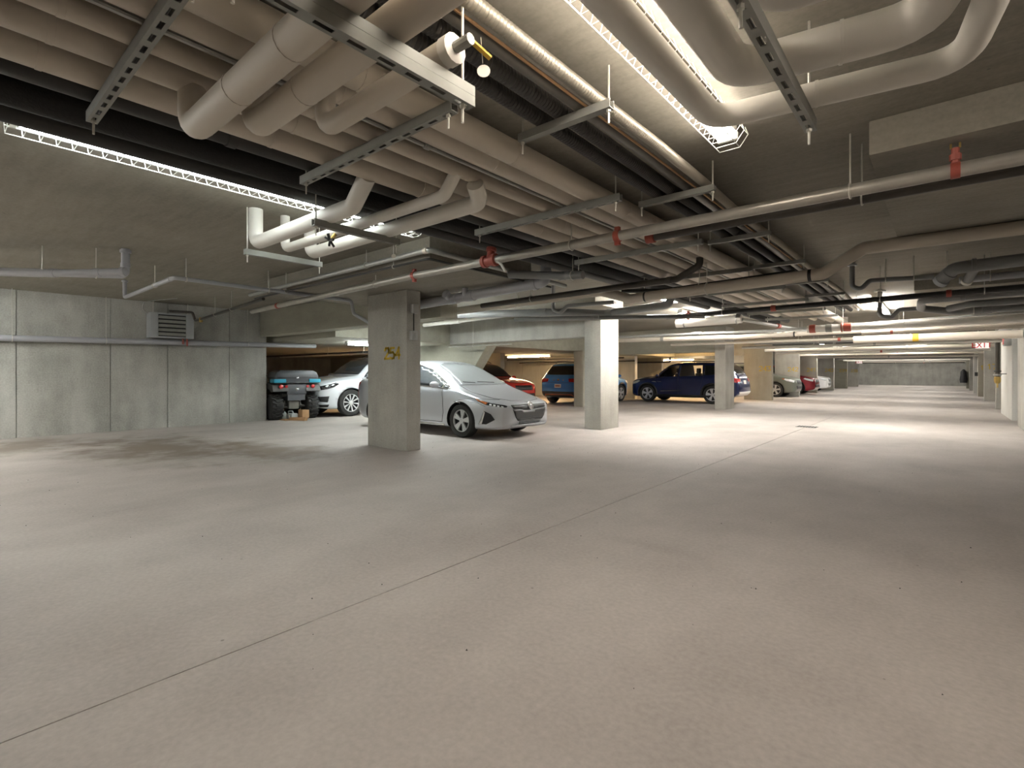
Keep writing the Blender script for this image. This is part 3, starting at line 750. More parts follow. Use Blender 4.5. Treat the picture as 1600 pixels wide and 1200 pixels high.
# --- farther crossing pipes
pipe('black sprinkler pipe crossing the aisle with dark red couplings', [(-3.9, 9.0, 2.23), (4.5, 9.0, 2.315)], .04, 'black', n=14, hang=[(-2.9, 9, 2.24), (-0.7, 9, 2.262), (.4, 9, 2.27)], collars=[((-2.1, 9, 2.248), X1, .05, .08, 'red'), ((-3.5, 9, 2.235), X1, .052, .09, 'red', 1), ((.05, 9, 2.27), X1, .05, .06, 'red')])
pipe('white lit pipe under the strip light left of the bundle end', [(-4.95, 12.0, 2.40), (-3.45, 12.0, 2.42)], .10, 'insulwhite', n=16, collars=[((-4.75, 12, 2.405), X1, .115, .03, 'galv'), ((-3.55, 12, 2.42), X1, .115, .03, 'galv')])
pipe('pipe with red valves sloping away from the white lit pipe', [(-3.45, 12.0, 2.40), (-2.9, 13.6, 2.3), (-2.5, 15.5, 2.25)], .04, 'galv', collars=[((-3.0, 13.3, 2.32), (.35, 1, -.05), .055, .1, 'red')])
pipe('cream pipe crossing above the bright column far behind', [(-7.6, 14.0, 2.20), (-4.2, 14.0, 2.145), (4.5, 14.0, 2.22)], .06, 'insul', n=14, collars=[((-2.8, 14, 2.157), X1, .066, .04, 'trim'), ((-6.2, 14, 2.18), X1, .066, .1, 'galvdull')])
pipe('galvanised pipe just above the far cream pipe', [(-7.5, 13.2, 2.25), (-3.0, 13.2, 2.20), (1.2, 13.2, 2.32)], .035, 'galv', collars=[((-4.9, 13.2, 2.225), X1, .05, .25, 'galvdull')])
t = pipe('big white insulated main with red fittings at its left end', [(-2.25, 12.5, 2.15), (-1.4, 12.5, 2.15), (4.5, 12.5, 2.17)], .075, 'insulwhite', n=18, hang=[(-.6, 12.5, 2.155), (-1.6, 12.5, 2.15)], collars=[((-1.85, 12.5, 2.15), X1, .085, .12, 'galvdull'), ((-2.15, 12.5, 2.15), X1, .09, .12, 'red'), ((-1.62, 12.5, 2.15), X1, .098, .03, 'red'), ((-1.52, 12.5, 2.15), X1, .088, .14, 'red')])
pipe('cream pipe hugging the underside of the big white main', [(-1.3, 12.7, 2.03), (4.5, 12.7, 2.03)], .04, 'insul', collars=[((-.8, 12.7, 2.03), X1, .045, .05, 'red')])
pipe('flat cream duct like pipe below the white main', [(-1.7, 15.0, 2.02), (1.25, 15.0, 2.02)], .09, 'insul', collars=[((-.5, 15, 2.02), X1, .092, .12, 'yellow')])
pipe('fat dark grey drain with ribbed end at the right', [(-0.02, 8.5, 2.40), (0.10, 8.35, 2.50), (3.0, 8.2, 2.56)], .075, 'pvcdark', n=18, bend=.1, collars=[((-.03, 8.52, 2.38), (.6, -.6, .5), .085, .06, 'pvc'), ((.05, 8.42, 2.45), (.6, -.6, .5), .085, .04, 'pvcdark'), ((.28, 8.34, 2.51), X1, .083, .05, 'pvcdark')], hang=[(.03, 8.45, 2.45)])
pipe('light grey drain behind the fat dark one at the right', [(.15, 8.9, 2.42), (3.0, 8.9, 2.46)], .045, 'pvc', hang=[(.45, 8.9, 2.425)])
pipe('stub drain with rounded cap under the fat drain', [(.3, 8.3, 2.5), (.22, 8.6, 2.36)], .05, 'pvcdark', collars=[((.22, 8.6, 2.36), (-.2, .8, -.4), .058, .05, 'insulwhite')])
pipe('slim pipe with U bend dropping from the right ceiling', [(-0.98, 8.5, CE), (-0.98, 8.5, 2.41), (-0.88, 8.5, 2.36), (-0.78, 8.5, 2.47), (-0.1, 8.5, 2.44)], .032, 'pvcdark', bend=.07, hang=[(-.6, 8.5, 2.463), (-.3, 8.5, 2.45)], collars=[((-.98, 8.5, 2.71), (0, 0, 1), .06, .03, 'pvc')])
pipe('trap pipe silhouetted against the right strip light', [(-0.9, 11.5, CE), (-0.9, 11.5, 2.26), (-0.74, 11.5, 2.20), (-0.62, 11.5, 2.34), (-0.3, 11.5, 2.34)], .04, 'pvcdark', bend=.08, collars=[((-.9, 11.5, 2.71), (0, 0, 1), .09, .03, 'insulwhite')])
pipe('dark grey drain loop below the farther right drop panel', [(4.0, 9.6, 2.34), (-.25, 9.6, 2.27), (-.28, 10.3, 2.22), (.1, 10.6, 2.17), (4.0, 10.6, 2.19)], .055, 'pvcdark', bend=.14, n=16, collars=[((.5, 10.6, 2.172), X1, .063, .12, 'pvcdark'), ((.2, 9.6, 2.278), X1, .063, .06, 'pvcdark')], hang=[(.35, 10.6, 2.17)], top=2.5)
pipe('dark grey drain parallel to the loop on the right', [(4.0, 9.9, 2.22), (.3, 9.9, 2.2), (.05, 10.1, 2.17)], .05, 'pvcdark', bend=.1)
FAR = [(16.5, 2.12, .04, 'insul', -7.0), (17.0, 2.30, .05, 'black', -5.2), (18.8, 2.06, .045, 'insulwhite', -5.4), (19.6, 2.22, .03, 'galv', -5.2), (22.6, 2.10, .06, 'insul', -5.6), (23.0, 2.35, .04, 'black', -5.4), (24.9, 2.05, .04, 'insulwhite', -5.7),
       (26.2, 2.2, .06, 'galv', -5.2), (29.3, 2.08, .05, 'insul', -5.6), (31.4, 2.25, .05, 'galv', -5.6), (33.0, 2.05, .06, 'insulwhite', -5.5), (36.8, 2.15, .06, 'insul', -5.6), (38.6, 2.3, .06, 'black', -5.5), (40.2, 2.1, .06, 'galv', -5.6),
       (44.0, 2.1, .07, 'insulwhite', -5.6), (46.0, 2.25, .06, 'insul', -5.6), (50.0, 2.15, .07, 'galv', -5.6), (52.0, 2.1, .06, 'insul', -5.6), (55.4, 2.1, .08, 'black', -5.6), (59.0, 2.15, .09, 'insulwhite', -5.6)]
LABF = {'insul': 'cream pipe crossing the ceiling in the far half of the aisle', 'black': 'black pipe crossing the ceiling in the far half of the aisle', 'insulwhite': 'white pipe crossing the ceiling in the far half of the aisle', 'galv': 'silver pipe crossing the ceiling in the far half of the aisle'}
for i, (y, z, r, mt, xl) in enumerate(FAR):
    pipe(LABF[mt], [(xl, y, z + .03), (1.28 if y > 23 else 3.0, y, z)], r, mt, n=10, group='far aisle cross pipes ' + mt, hang=[(-3.2, y, z + .02), (-.9, y, z + .01)] if y < 70 else (), collars=[((-2.2 + (i * 37 % 10) * .15, y, z + .015), X1, r + .01, .07, 'red' if i % 3 == 0 else 'galv')])
# red fittings and a valve riser on the right wall
t = pipe('dark sprinkler riser with brass drain valve on the right wall stub', [(0.2, 19.3, 2.2), (1.12, 19.3, 2.2), (1.12, 19.3, 1.0)], .055, 'sprinkdark', bend=.1, n=14, collars=[((1.12, 19.3, 1.25), (0, 0, 1), .08, .04, 'black'), ((1.12, 19.3, 1.15), (0, 0, 1), .085, .05, 'galv')])
MB().lathe([(.05, 0), (.075, .05), (.075, .16), (.04, .2)], (1.12, 19.3, .92), (0, 0, 1), 12).tube([(1.12, 19.3, .93), (1.12, 19.3, .8)], .02, n=8).build('valve_body', 'brass', t)
MB().tube([(1.12, 19.3, 1.18), (1.30, 19.3, 1.18)], .012, n=6).build('bracket', 'black', t)
pipe('grey bent duct pipe at the top of the right wall', [(1.0, 17.0, 2.12), (1.12, 15.8, 2.25), (1.15, 14.3, 2.38)], .08, 'pvc', n=16)

# ================================================================== cars
def pchip(pts, x):
    """monotone cubic through the control points"""
    n = len(pts)
    if x <= pts[0][0]: return pts[0][1]
    if x >= pts[-1][0]: return pts[-1][1]
    h = [pts[i + 1][0] - pts[i][0] for i in range(n - 1)]
    d = [(pts[i + 1][1] - pts[i][1]) / h[i] for i in range(n - 1)]
    m = [d[0]] + [0 if d[i - 1] * d[i] <= 0 else 2 * d[i - 1] * d[i] / (d[i - 1] + d[i]) for i in range(1, n - 1)] + [d[-1]]
    for i in range(n - 1):
        if x <= pts[i + 1][0]:
            t = (x - pts[i][0]) / h[i]
            return pts[i][1] * (2 * t**3 - 3 * t**2 + 1) + h[i] * m[i] * (t**3 - 2 * t**2 + t) + pts[i + 1][1] * (-2 * t**3 + 3 * t**2) + h[i] * m[i + 1] * (t**3 - t**2)

def crom(P, k=4):
    out = []
    Q = [P[0]] + P + [P[-1]]
    for i in range(1, len(Q) - 2):
        p0, p1, p2, p3 = Q[i - 1], Q[i], Q[i + 1], Q[i + 2]
        for j in range(k):
            t = j / k
            out.append(tuple(0.5 * (2 * p1[a] + (p2[a] - p0[a]) * t + (2 * p0[a] - 5 * p1[a] + 4 * p2[a] - p3[a]) * t * t + (3 * p1[a] - p0[a] - 3 * p2[a] + p3[a]) * t**3) for a in (0, 1)))
    out.append(P[-1])
    return out

PRIUS = dict(
    zt=[(0, .60), (.012, .66), (.04, .71), (.12, .80), (.2, .90), (.235, .955), (.33, 1.19), (.42, 1.385), (.48, 1.45), (.54, 1.47), (.66, 1.44), (.80, 1.33), (.93, 1.16), (.965, 1.10), (.985, .95), (1, .70)],
    zl=[(0, .57), (.02, .62), (.06, .67), (.13, .755), (.2, .83), (.26, .88), (.45, .93), (.7, 1.0), (.9, 1.04), (.97, 1.0), (1, .66)],
    zb=[(0, .34), (.012, .24), (.03, .19), (.08, .17), (.9, .18), (.97, .26), (1, .42)],
    w=[(0, .50), (.01, .66), (.03, .80), (.07, .90), (.12, .965), (.2, 1), (.75, 1), (.88, .96), (.95, .88), (1, .70)],
    wr=[(0, .40), (.06, .60), (.2, .74), (.25, .76), (.36, .68), (.48, .62), (.7, .58), (.9, .58), (.96, .60), (1, .5)])
SUV = dict(
    zt=[(0, .42), (.012, .52), (.04, .565), (.12, .615), (.22, .65), (.255, .665), (.33, .83), (.40, .945), (.46, .985), (.58, 1.0), (.75, .985), (.88, .95), (.925, .87), (.975, .66), (.99, .58), (1, .42)],
    zl=[(0, .40), (.02, .50), (.06, .54), (.14, .575), (.25, .60), (.5, .63), (.8, .655), (.93, .66), (.98, .58), (1, .40)],
    zb=[(0, .24), (.012, .17), (.04, .14), (.1, .125), (.88, .135), (.96, .17), (1, .26)],
    w=[(0, .56), (.012, .72), (.035, .85), (.08, .935), (.15, .98), (.22, 1), (.8, 1), (.9, .975), (.96, .94), (.985, .89), (1, .76)],
    wr=[(0, .46), (.06, .66), (.2, .76), (.26, .77), (.36, .70), (.46, .665), (.7, .65), (.88, .64), (.94, .68), (1, .60)])

class Car:
    def __init__(s, name, label, L, Wd, H, prof, absz, paint_, loc, heading, wb, fo, tr, spokes, rim='alloy', tunnel=None, cat='car', rimr=.68, steer=0, split=False):
        s.L, s.W, s.H = L, Wd, H
        # origin on the ground below the front axle; x forward
        s.xf = 0.0; s.nose = fo; s.rear = fo - L
        s.t = thing(name, label, cat, (loc[0], loc[1], 0), heading, world=False)
        zs = 1 if absz else H
        def f(key, u): return pchip(prof[key], u)
        us = sorted(set([i / 46 for i in range(47)] + [.006, .012, .02, .03, .05, .94, .96, .97, .98, .99]))
        rings = []
        for u in us:
            x = s.nose - u * L
            zb, zl, zt = f('zb', u) * zs, f('zl', u) * zs, f('zt', u) * zs
            hw = f('w', u) * Wd / 2; wr = min(f('wr', u) * Wd / 2, hw * .9)
            zl = min(zl, zt - .01)
            d = zl - zb
            g = zt - zl
            key = [(0, zb), (hw * .70, zb), (hw * .93, zb + .02), (hw * .985, zb + .16 * d), (hw * .995, zb + .45 * d), (hw, zb + .62 * d), (hw * .985, zb + .88 * d), (hw * .94, zl + .0 * g),
                   (hw * .94 + (wr - hw * .94) * .55, zl + .52 * g), (wr, zt - .10 * g - .004), (wr * .86, zt - .035 * g), (wr * .45, zt - .006 * g), (0, zt)]
            half = crom(key, 3)
            ring = [(x, -y, z) for y, z in half] + [(x, y, z) for y, z in half[-2:0:-1]]
            rings.append(ring)
        mb = MB().ring_sweep(rings)
        o = mb.build('body', paint_, s.t, 50)
        # wheel arches (and see-through side windows) cut out
        ra = tr + .045
        cut = MB()
        for xc in (0.0, -wb):
            cut.lathe([(ra, -Wd), (ra, Wd)], (xc, 0, tr - .005), (0, 1, 0), 36)
        if tunnel:
            for poly in tunnel:
                cut.prism(poly, (0, Wd, 0), (1, 0, 0), (0, 0, 1), 2 * Wd)
        co = cut.build('cutter', 'alloydark', None, 0)
        co.location = (0, 0, 0)
        me2 = co.data
        off = OFF[co.name]
        me2.transform(Matrix.Translation(off))
        mod = o.modifiers.new('b', 'BOOLEAN'); mod.object = co; mod.operation = 'DIFFERENCE'; mod.solver = 'EXACT'; mod.material_mode = 'TRANSFER'
        mw = s.t.matrix_world.copy()
        keep = (s.t.location.copy(), s.t.rotation_euler.copy())
        s.t.location = (0, 0, 0); s.t.rotation_euler = (0, 0, 0)
        bpy.context.view_layer.update()
        dg = bpy.context.evaluated_depsgraph_get()
        nm = bpy.data.meshes.new_from_object(o.evaluated_get(dg))
        o.modifiers.clear()
        s.bvh = BVHTree.FromPolygons([v.co.copy() for v in o.data.vertices], [tuple(p.vertices) for p in o.data.polygons])
        if len(nm.polygons) > 100: o.data = nm
        s.t.location, s.t.rotation_euler = keep
        bpy.data.objects.remove(co)
        s.body = o
        # wheels
        for xc in (0.0, -wb):
            for sd in (-1, 1):
                wheel(s.t, (xc, sd * (Wd / 2 - .125), tr), sd, tr, rimr, spokes, rim, steer if xc == 0 else 0, split)
    def patch(s, name, mat, outline, axis, off=.004, h=.05, sym=False, parent=None, dirv=None, label=None):
        """panel lying on the body: outline in (x,z) for axis '-y'/'+y', in (y,z) for 'f' / 'r', or in (a,z) seen along dirv"""
        if axis in ('-y', '+y'):
            sg = -1 if axis == '-y' else 1
            O = lambda a, b: Vector((a, sg * 5, b)); Dv = Vector((0, -sg, 0))
        elif axis == 'f': O = lambda a, b: Vector((8, a, b)); Dv = Vector((-1, 0, 0))
        elif axis == 'r': O = lambda a, b: Vector((-12, a, b)); Dv = Vector((1, 0, 0))
        elif axis == 't': O = lambda a, b: Vector((a, b, 5)); Dv = Vector((0, 0, -1))
        else:
            Dv = Vector((dirv[0], dirv[1], 0)).normalized(); U = Vector((-Dv.y, Dv.x, 0)); C0 = Vector((dirv[2], dirv[3], 0))
            O = lambda a, b: C0 + U * a + Vector((0, 0, b)) - Dv * 5
        n = len(outline)
        pts = []
        edges = []
        for i in range(n):      # densify the outline
            a = Vector(outline[i]); b = Vector(outline[(i + 1) % n]); m = max(1, int((b - a).length / h))
            pts += [a.lerp(b, j / m) for j in range(m)]
        ne = len(pts)
        edges = [(i, (i + 1) % ne) for i in range(ne)]
        xs = [p.x for p in pts]; zs = [p.y for p in pts]
        x = min(xs) + h * .5
        while x < max(xs):
            z = min(zs) + h * .5
            while z < max(zs):
                q = Vector((x, z))
                if inside(q, pts[:ne]) and min((q - p).length for p in pts[:ne]) > h * .35: pts.append(q)
                z += h
            x += h
        vs, es, fs, *_ = delaunay_2d_cdt(pts, edges, [list(range(ne))], 1, 1e-5)
        out = []; ok = []
        for p in vs:
            hit = s.bvh.ray_cast(O(p.x, p.y), Dv)
            if hit[0] is None: out.append((0, 0, 0)); ok.append(False)
            else:
                nn = hit[1]
                if nn.dot(Dv) > 0: nn = -nn
                out.append(tuple(hit[0] + nn * off)); ok.append(True)
        mb = MB(); mb.add(out, [f for f in fs if all(ok[i] for i in f)])
        if not mb.f: return None
        used = sorted({i for f in mb.f for i in f}); mp = {k: j for j, k in enumerate(used)}
        mb.v = [mb.v[i] for i in used]; mb.f = [tuple(mp[i] for i in f) for f in mb.f]
        me = mb.build(name, mat, parent or s.t, 60)
        # give the panel a little thickness
        sol = me.modifiers.new('thickness', 'SOLIDIFY'); sol.thickness = .006; sol.offset = 0
        if label: me['label'] = label
        if sym:
            if axis in ('-y', '+y'): s.patch(name, mat, outline, '+y' if axis == '-y' else '-y', off, h, label=label, parent=parent)
            elif axis in ('f', 'r'): s.patch(name, mat, [(-a, b) for a, b in outline][::-1], axis, off, h, label=label, parent=parent)
            else: s.patch(name, mat, [(-a, b) for a, b in outline][::-1], 'd', off, h, dirv=(dirv[0], -dirv[1], dirv[2], -dirv[3]), label=label, parent=parent)
        return me
    def seam(s, line, axis, wd=.008, mat='trim', name='panel_seam', off=.003):
        mb = MB(); sg = -1 if axis == '-y' else 1
        pts = []
        for a, b in zip(line, line[1:]):
            m = max(1, int(math.dist(a, b) / .05))
            pts += [(a[0] + (b[0] - a[0]) * j / m, a[1] + (b[1] - a[1]) * j / m) for j in range(m)]
        pts.append(line[-1])
        L3 = []
        for a, b in pts:
            if axis == 't': hit = s.bvh.ray_cast(Vector((a, b, 5)), Vector((0, 0, -1)))
            elif axis == 'f': hit = s.bvh.ray_cast(Vector((8, a, b)), Vector((-1, 0, 0)))
            elif axis == 'r': hit = s.bvh.ray_cast(Vector((-12, a, b)), Vector((1, 0, 0)))
            else: hit = s.bvh.ray_cast(Vector((a, sg * 5, b)), Vector((0, -sg, 0)))
            if hit[0] is not None: L3.append(hit[0] + hit[1] * off * (1 if (axis in 'tfr' or hit[1].y * sg > 0) else -1))
        if len(L3) > 1:
            mb.tube(L3, wd / 2, n=4, bend=0)
            return mb.build(name, mat, s.t)

def inside(q, poly):
    c = False; n = len(poly)
    for i in range(n):
        a, b = poly[i], poly[(i + 1) % n]
        if (a.y > q.y) != (b.y > q.y) and q.x < (b.x - a.x) * (q.y - a.y) / (b.y - a.y) + a.x: c = not c
    return c

def wheel(parent, c, sd, r, rimr, spokes, rim, steer=0, split=False):
    """tyre with a spoked rim; the outer side faces sd along local y"""
    hw = .105
    R = r * rimr
    Mx = Matrix.Translation(c) @ Matrix.Rotation(steer, 4, 'Z')
    def B(mb, name, mat, par, sm=35):
        mb.v = [tuple(Mx @ Vector(p)) for p in mb.v]
        return mb.build(name, mat, par, sm)
    mb = MB().lathe([(R, -hw * .85), (R + .012, -hw), (r * .93, -hw), (r - .008, -hw * .82), (r, -hw * .5), (r, hw * .5), (r - .008, hw * .82), (r * .93, hw), (R + .012, hw), (R, hw * .85), (R * .97, 0)], (0, 0, 0), (0, 1, 0), 40, cap=False)
    n0 = len(mb.v) // 40
    mb.f += [(((n0 - 1) * 40 + j), ((n0 - 1) * 40 + (j + 1) % 40), (j + 1) % 40, j) for j in range(40)]
    ty = B(mb, 'tyre', 'rubber', parent)
    B(MB().lathe([(R * .98, sd * .02), (R * .98, sd * .03), (.02, sd * .035)], (0, 0, 0), (0, 1, 0), 24), 'wheel_well_disc', 'alloydark', ty)
    mb = MB().lathe([(R, sd * .06), (R, sd * .095), (R * .94, sd * .095), (R * .93, sd * .06)], (0, 0, 0), (0, 1, 0), 36, cap=False)
    mb.lathe([(.062, sd * .045), (.058, sd * .082), (.03, sd * .088)], (0, 0, 0), (0, 1, 0), 16)
    for k in range(spokes):
        a0 = 2 * PI * k / spokes + .15
        for da in ((-.16, .16) if split else (0,)):
            w0, w1 = (.020, .026) if split else (.034, .048) if spokes < 8 else (.012, .020)
            d = Vector((math.cos(a0 + da), 0, math.sin(a0 + da))); s = Vector((-d.z, 0, d.x))
            d0 = Vector((math.cos(a0 + da * .3), 0, math.sin(a0 + da * .3))); s0 = Vector((-d0.z, 0, d0.x))
            p = [d0 * .045 - s0 * w0, d * R * .95 - s * w1, d * R * .95 + s * w1, d0 * .045 + s0 * w0]
            lo = [q + Vector((0, sd * .05, 0)) for q in p]; hi = [q + Vector((0, sd * (.078 if i in (0, 3) else .088), 0)) for i, q in enumerate(p)]
            mb.add(lo + hi, [(0, 1, 2, 3), (7, 6, 5, 4), (0, 4, 5, 1), (1, 5, 6, 2), (2, 6, 7, 3), (3, 7, 4, 0)])
    B(mb, 'rim', rim, ty, 30)

def mirror(c, x, y, z, mat):
    sg = 1 if y > 0 else -1
    m = MB().ball((x, y + sg * .10, z + .03), .075, .105, .062, 16, 10)
    m.tube([(x + .02, y - sg * .04, z - .03), (x + .01, y + sg * .06, z - .01)], .022, n=8)
    return m.build('mirror', mat, c.t)

# ---- silver hatchback (front axle below its front wheel)
p = Car('silver_hatchback', 'silver hybrid hatchback parked nose out behind column 254', 4.645, 1.76, 1.47, PRIUS, True, 'p_silver', (-6.83, 7.42), 0.0, 2.70, .965, .317, 5, rimr=.66, split=True)
N_, W2 = p.nose, p.W / 2
def side_windows(c, groups, glass, pill='trim'):
    for poly in groups: c.patch('side_window', glass, poly, '-y', .005, .06, sym=True)
p.patch('window_surround', 'chrome', [(-.30, .91), (-.62, 1.07), (-1.05, 1.275), (-1.55, 1.385), (-2.2, 1.375), (-2.9, 1.27), (-3.3, 1.13), (-3.3, 1.08), (-1.6, .975), (-.42, .885)], '-y', .003, .06, sym=True)
side_windows(p, [[(-.36, .915), (-.52, 1.0), (-.52, .92), (-.44, .905)], [(-.56, .925), (-.56, 1.02), (-1.05, 1.25), (-1.40, 1.345), (-1.55, 1.355), (-1.55, .985)], [(-1.62, .99), (-1.62, 1.36), (-2.2, 1.345), (-2.75, 1.255), (-2.75, 1.055)], [(-2.82, 1.065), (-2.82, 1.24), (-3.22, 1.115), (-3.22, 1.09)]], 'glassdim')
p.patch('windscreen', 'glassgrey', [(-.62, 1.0), (-.67, .97), (0, .965), (.67, .97), (.62, 1.0), (.49, 1.365), (.3, 1.405), (0, 1.415), (-.3, 1.405), (-.49, 1.365)], 'f', .005, .06)
p.patch('rear_window', 'glassdark', [(-.46, 1.16), (.46, 1.16), (.44, 1.36), (-.44, 1.36)], 'r', .005, .06)
for yy in (-.25, .3): p.seam([(yy, 1.0), (yy - .45 if yy > 0 else yy - .3, 1.02)], 'f', .014, 'trim', 'wiper', .012)
# door, bonnet and bumper shut lines
p.seam([(-.52, .90), (-.47, .70), (-.46, .45), (-.50, .27)], '-y'); p.seam([(-.50, .27), (-1.55, .27)], '-y', .01); p.seam([(-1.58, 1.36), (-1.58, .9), (-1.56, .27)], '-y'); p.seam([(-2.75, 1.06), (-2.62, .75), (-2.35, .62), (-2.3, .3)], '-y')
p.seam([(.20, .69), (.42, .66), (.58, .60)], '-y', .006); p.seam([(-.06, .70), (.25, .74), (.7, .715)], '-y', .006)
p.seam([(-.30, -.68), (.2, -.70), (.6, -.60), (.82, -.40), (.90, 0), (.82, .40), (.6, .60), (.2, .70), (-.30, .68)], 't', .008)
for xx in (-1.30, -2.45): p.patch('door_handle', 'p_silver', [(xx, .80), (xx + .2, .795), (xx + .2, .825), (xx, .83)], '-y', .018, .05, sym=True)
# lamps: amber corner, black strip with four clear elements
dv = (-.75, .66, .62, -.62)
p.patch('headlight', 'lampblack', [(-q[0], q[1]) for q in [(-.36, .745), (-.24, .705), (-.05, .655), (.17, .625), (.23, .605), (.20, .585), (.0, .60), (-.16, .63), (-.28, .685)]][::-1], 'd', .006, .03, sym=True, dirv=dv)
p.patch('amber_reflector', 'amber', [(-q[0], q[1]) for q in [(-.33, .735), (-.24, .70), (-.12, .668), (-.15, .632), (-.28, .69)]][::-1], 'd', .010, .03, sym=True, dirv=dv)
for k in range(4):
    a = -.09 + k * .065; b = .648 - k * .012
    p.patch('lamp_element', 'lampclear', [(-q[0], q[1]) for q in [(a, b), (a + .04, b - .008), (a + .035, b - .035), (a - .005, b - .027)]][::-1], 'd', .013, .03, sym=True, dirv=dv)
# grille, number plate blank, corner vents, lower lip
p.patch('upper_grille', 'trim', [(-.50, .62), (.50, .62), (.47, .555), (0, .525), (-.47, .555)], 'f', .006, .05)
p.patch('lower_grille', 'trim', [(-.48, .545), (0, .515), (.48, .545), (.42, .40), (.36, .34), (-.36, .34), (-.42, .40)], 'f', .006, .05)
for k in range(4): p.patch('grille_slat', 'darkgrey', [(-.34 + k * .01, .372 - k * .027), (.34 - k * .01, .372 - k * .027), (.34 - k * .01, .36 - k * .027), (-.34 + k * .01, .36 - k * .027)], 'f', .012, .05)
p.patch('lower_lip', 'p_silver', [(-.52, .265), (.52, .265), (.48, .235), (-.48, .235)], 'f', .02, .05)
dv2 = (-.8, .6, .70, -.66)
p.patch('corner_vent', 'trim', [(-q[0], q[1]) for q in [(-.20, .52), (-.10, .47), (-.03, .37), (-.17, .285), (-.26, .285)]][::-1], 'd', .006, .03, sym=True, dirv=dv2)
p.patch('corner_vent_edge', 'chrome', [(-q[0], q[1]) for q in [(-.21, .53), (-.19, .50), (-.24, .285), (-.29, .28)]][::-1], 'd', .012, .03, sym=True, dirv=dv2)
mb = MB().lathe([(.075, 0), (.08, .012), (.068, .016), (.06, .008)], (N_ + .0, 0, .60), (1, 0, .35), 20)
mb.build('round_badge', 'chrome', p.t)
MB().tube([(N_ + .014, -.05, .60), (N_ + .02, 0, .615), (N_ + .014, .05, .60), (N_ + .008, 0, .575), (N_ + .014, -.05, .60)], .006, n=6, bend=.02).tube([(N_ + .018, 0, .615), (N_ + .012, 0, .545)], .006, n=6).build('badge_emblem', 'chrome', p.t)
p.patch('fender_badge', 'chrome', [(-.15, .655), (.0, .645), (.0, .665), (-.15, .675)], '-y', .006, .04, sym=True)
p.patch('taillight', 'lampred', [(-3.35, 1.0), (-3.62, .98), (-3.66, .62), (-3.56, .62), (-3.50, .85)], '-y', .006, .05, sym=True)
mirror(p, -.62, -.86, .95, 'p_silver'); mirror(p, -.62, .86, .95, 'p_silver')
MB().box(-2.4, -.45, -W2 + .02, -W2 + .06, .20, .24, .01).build('side_skirt', 'chrome', p.t)

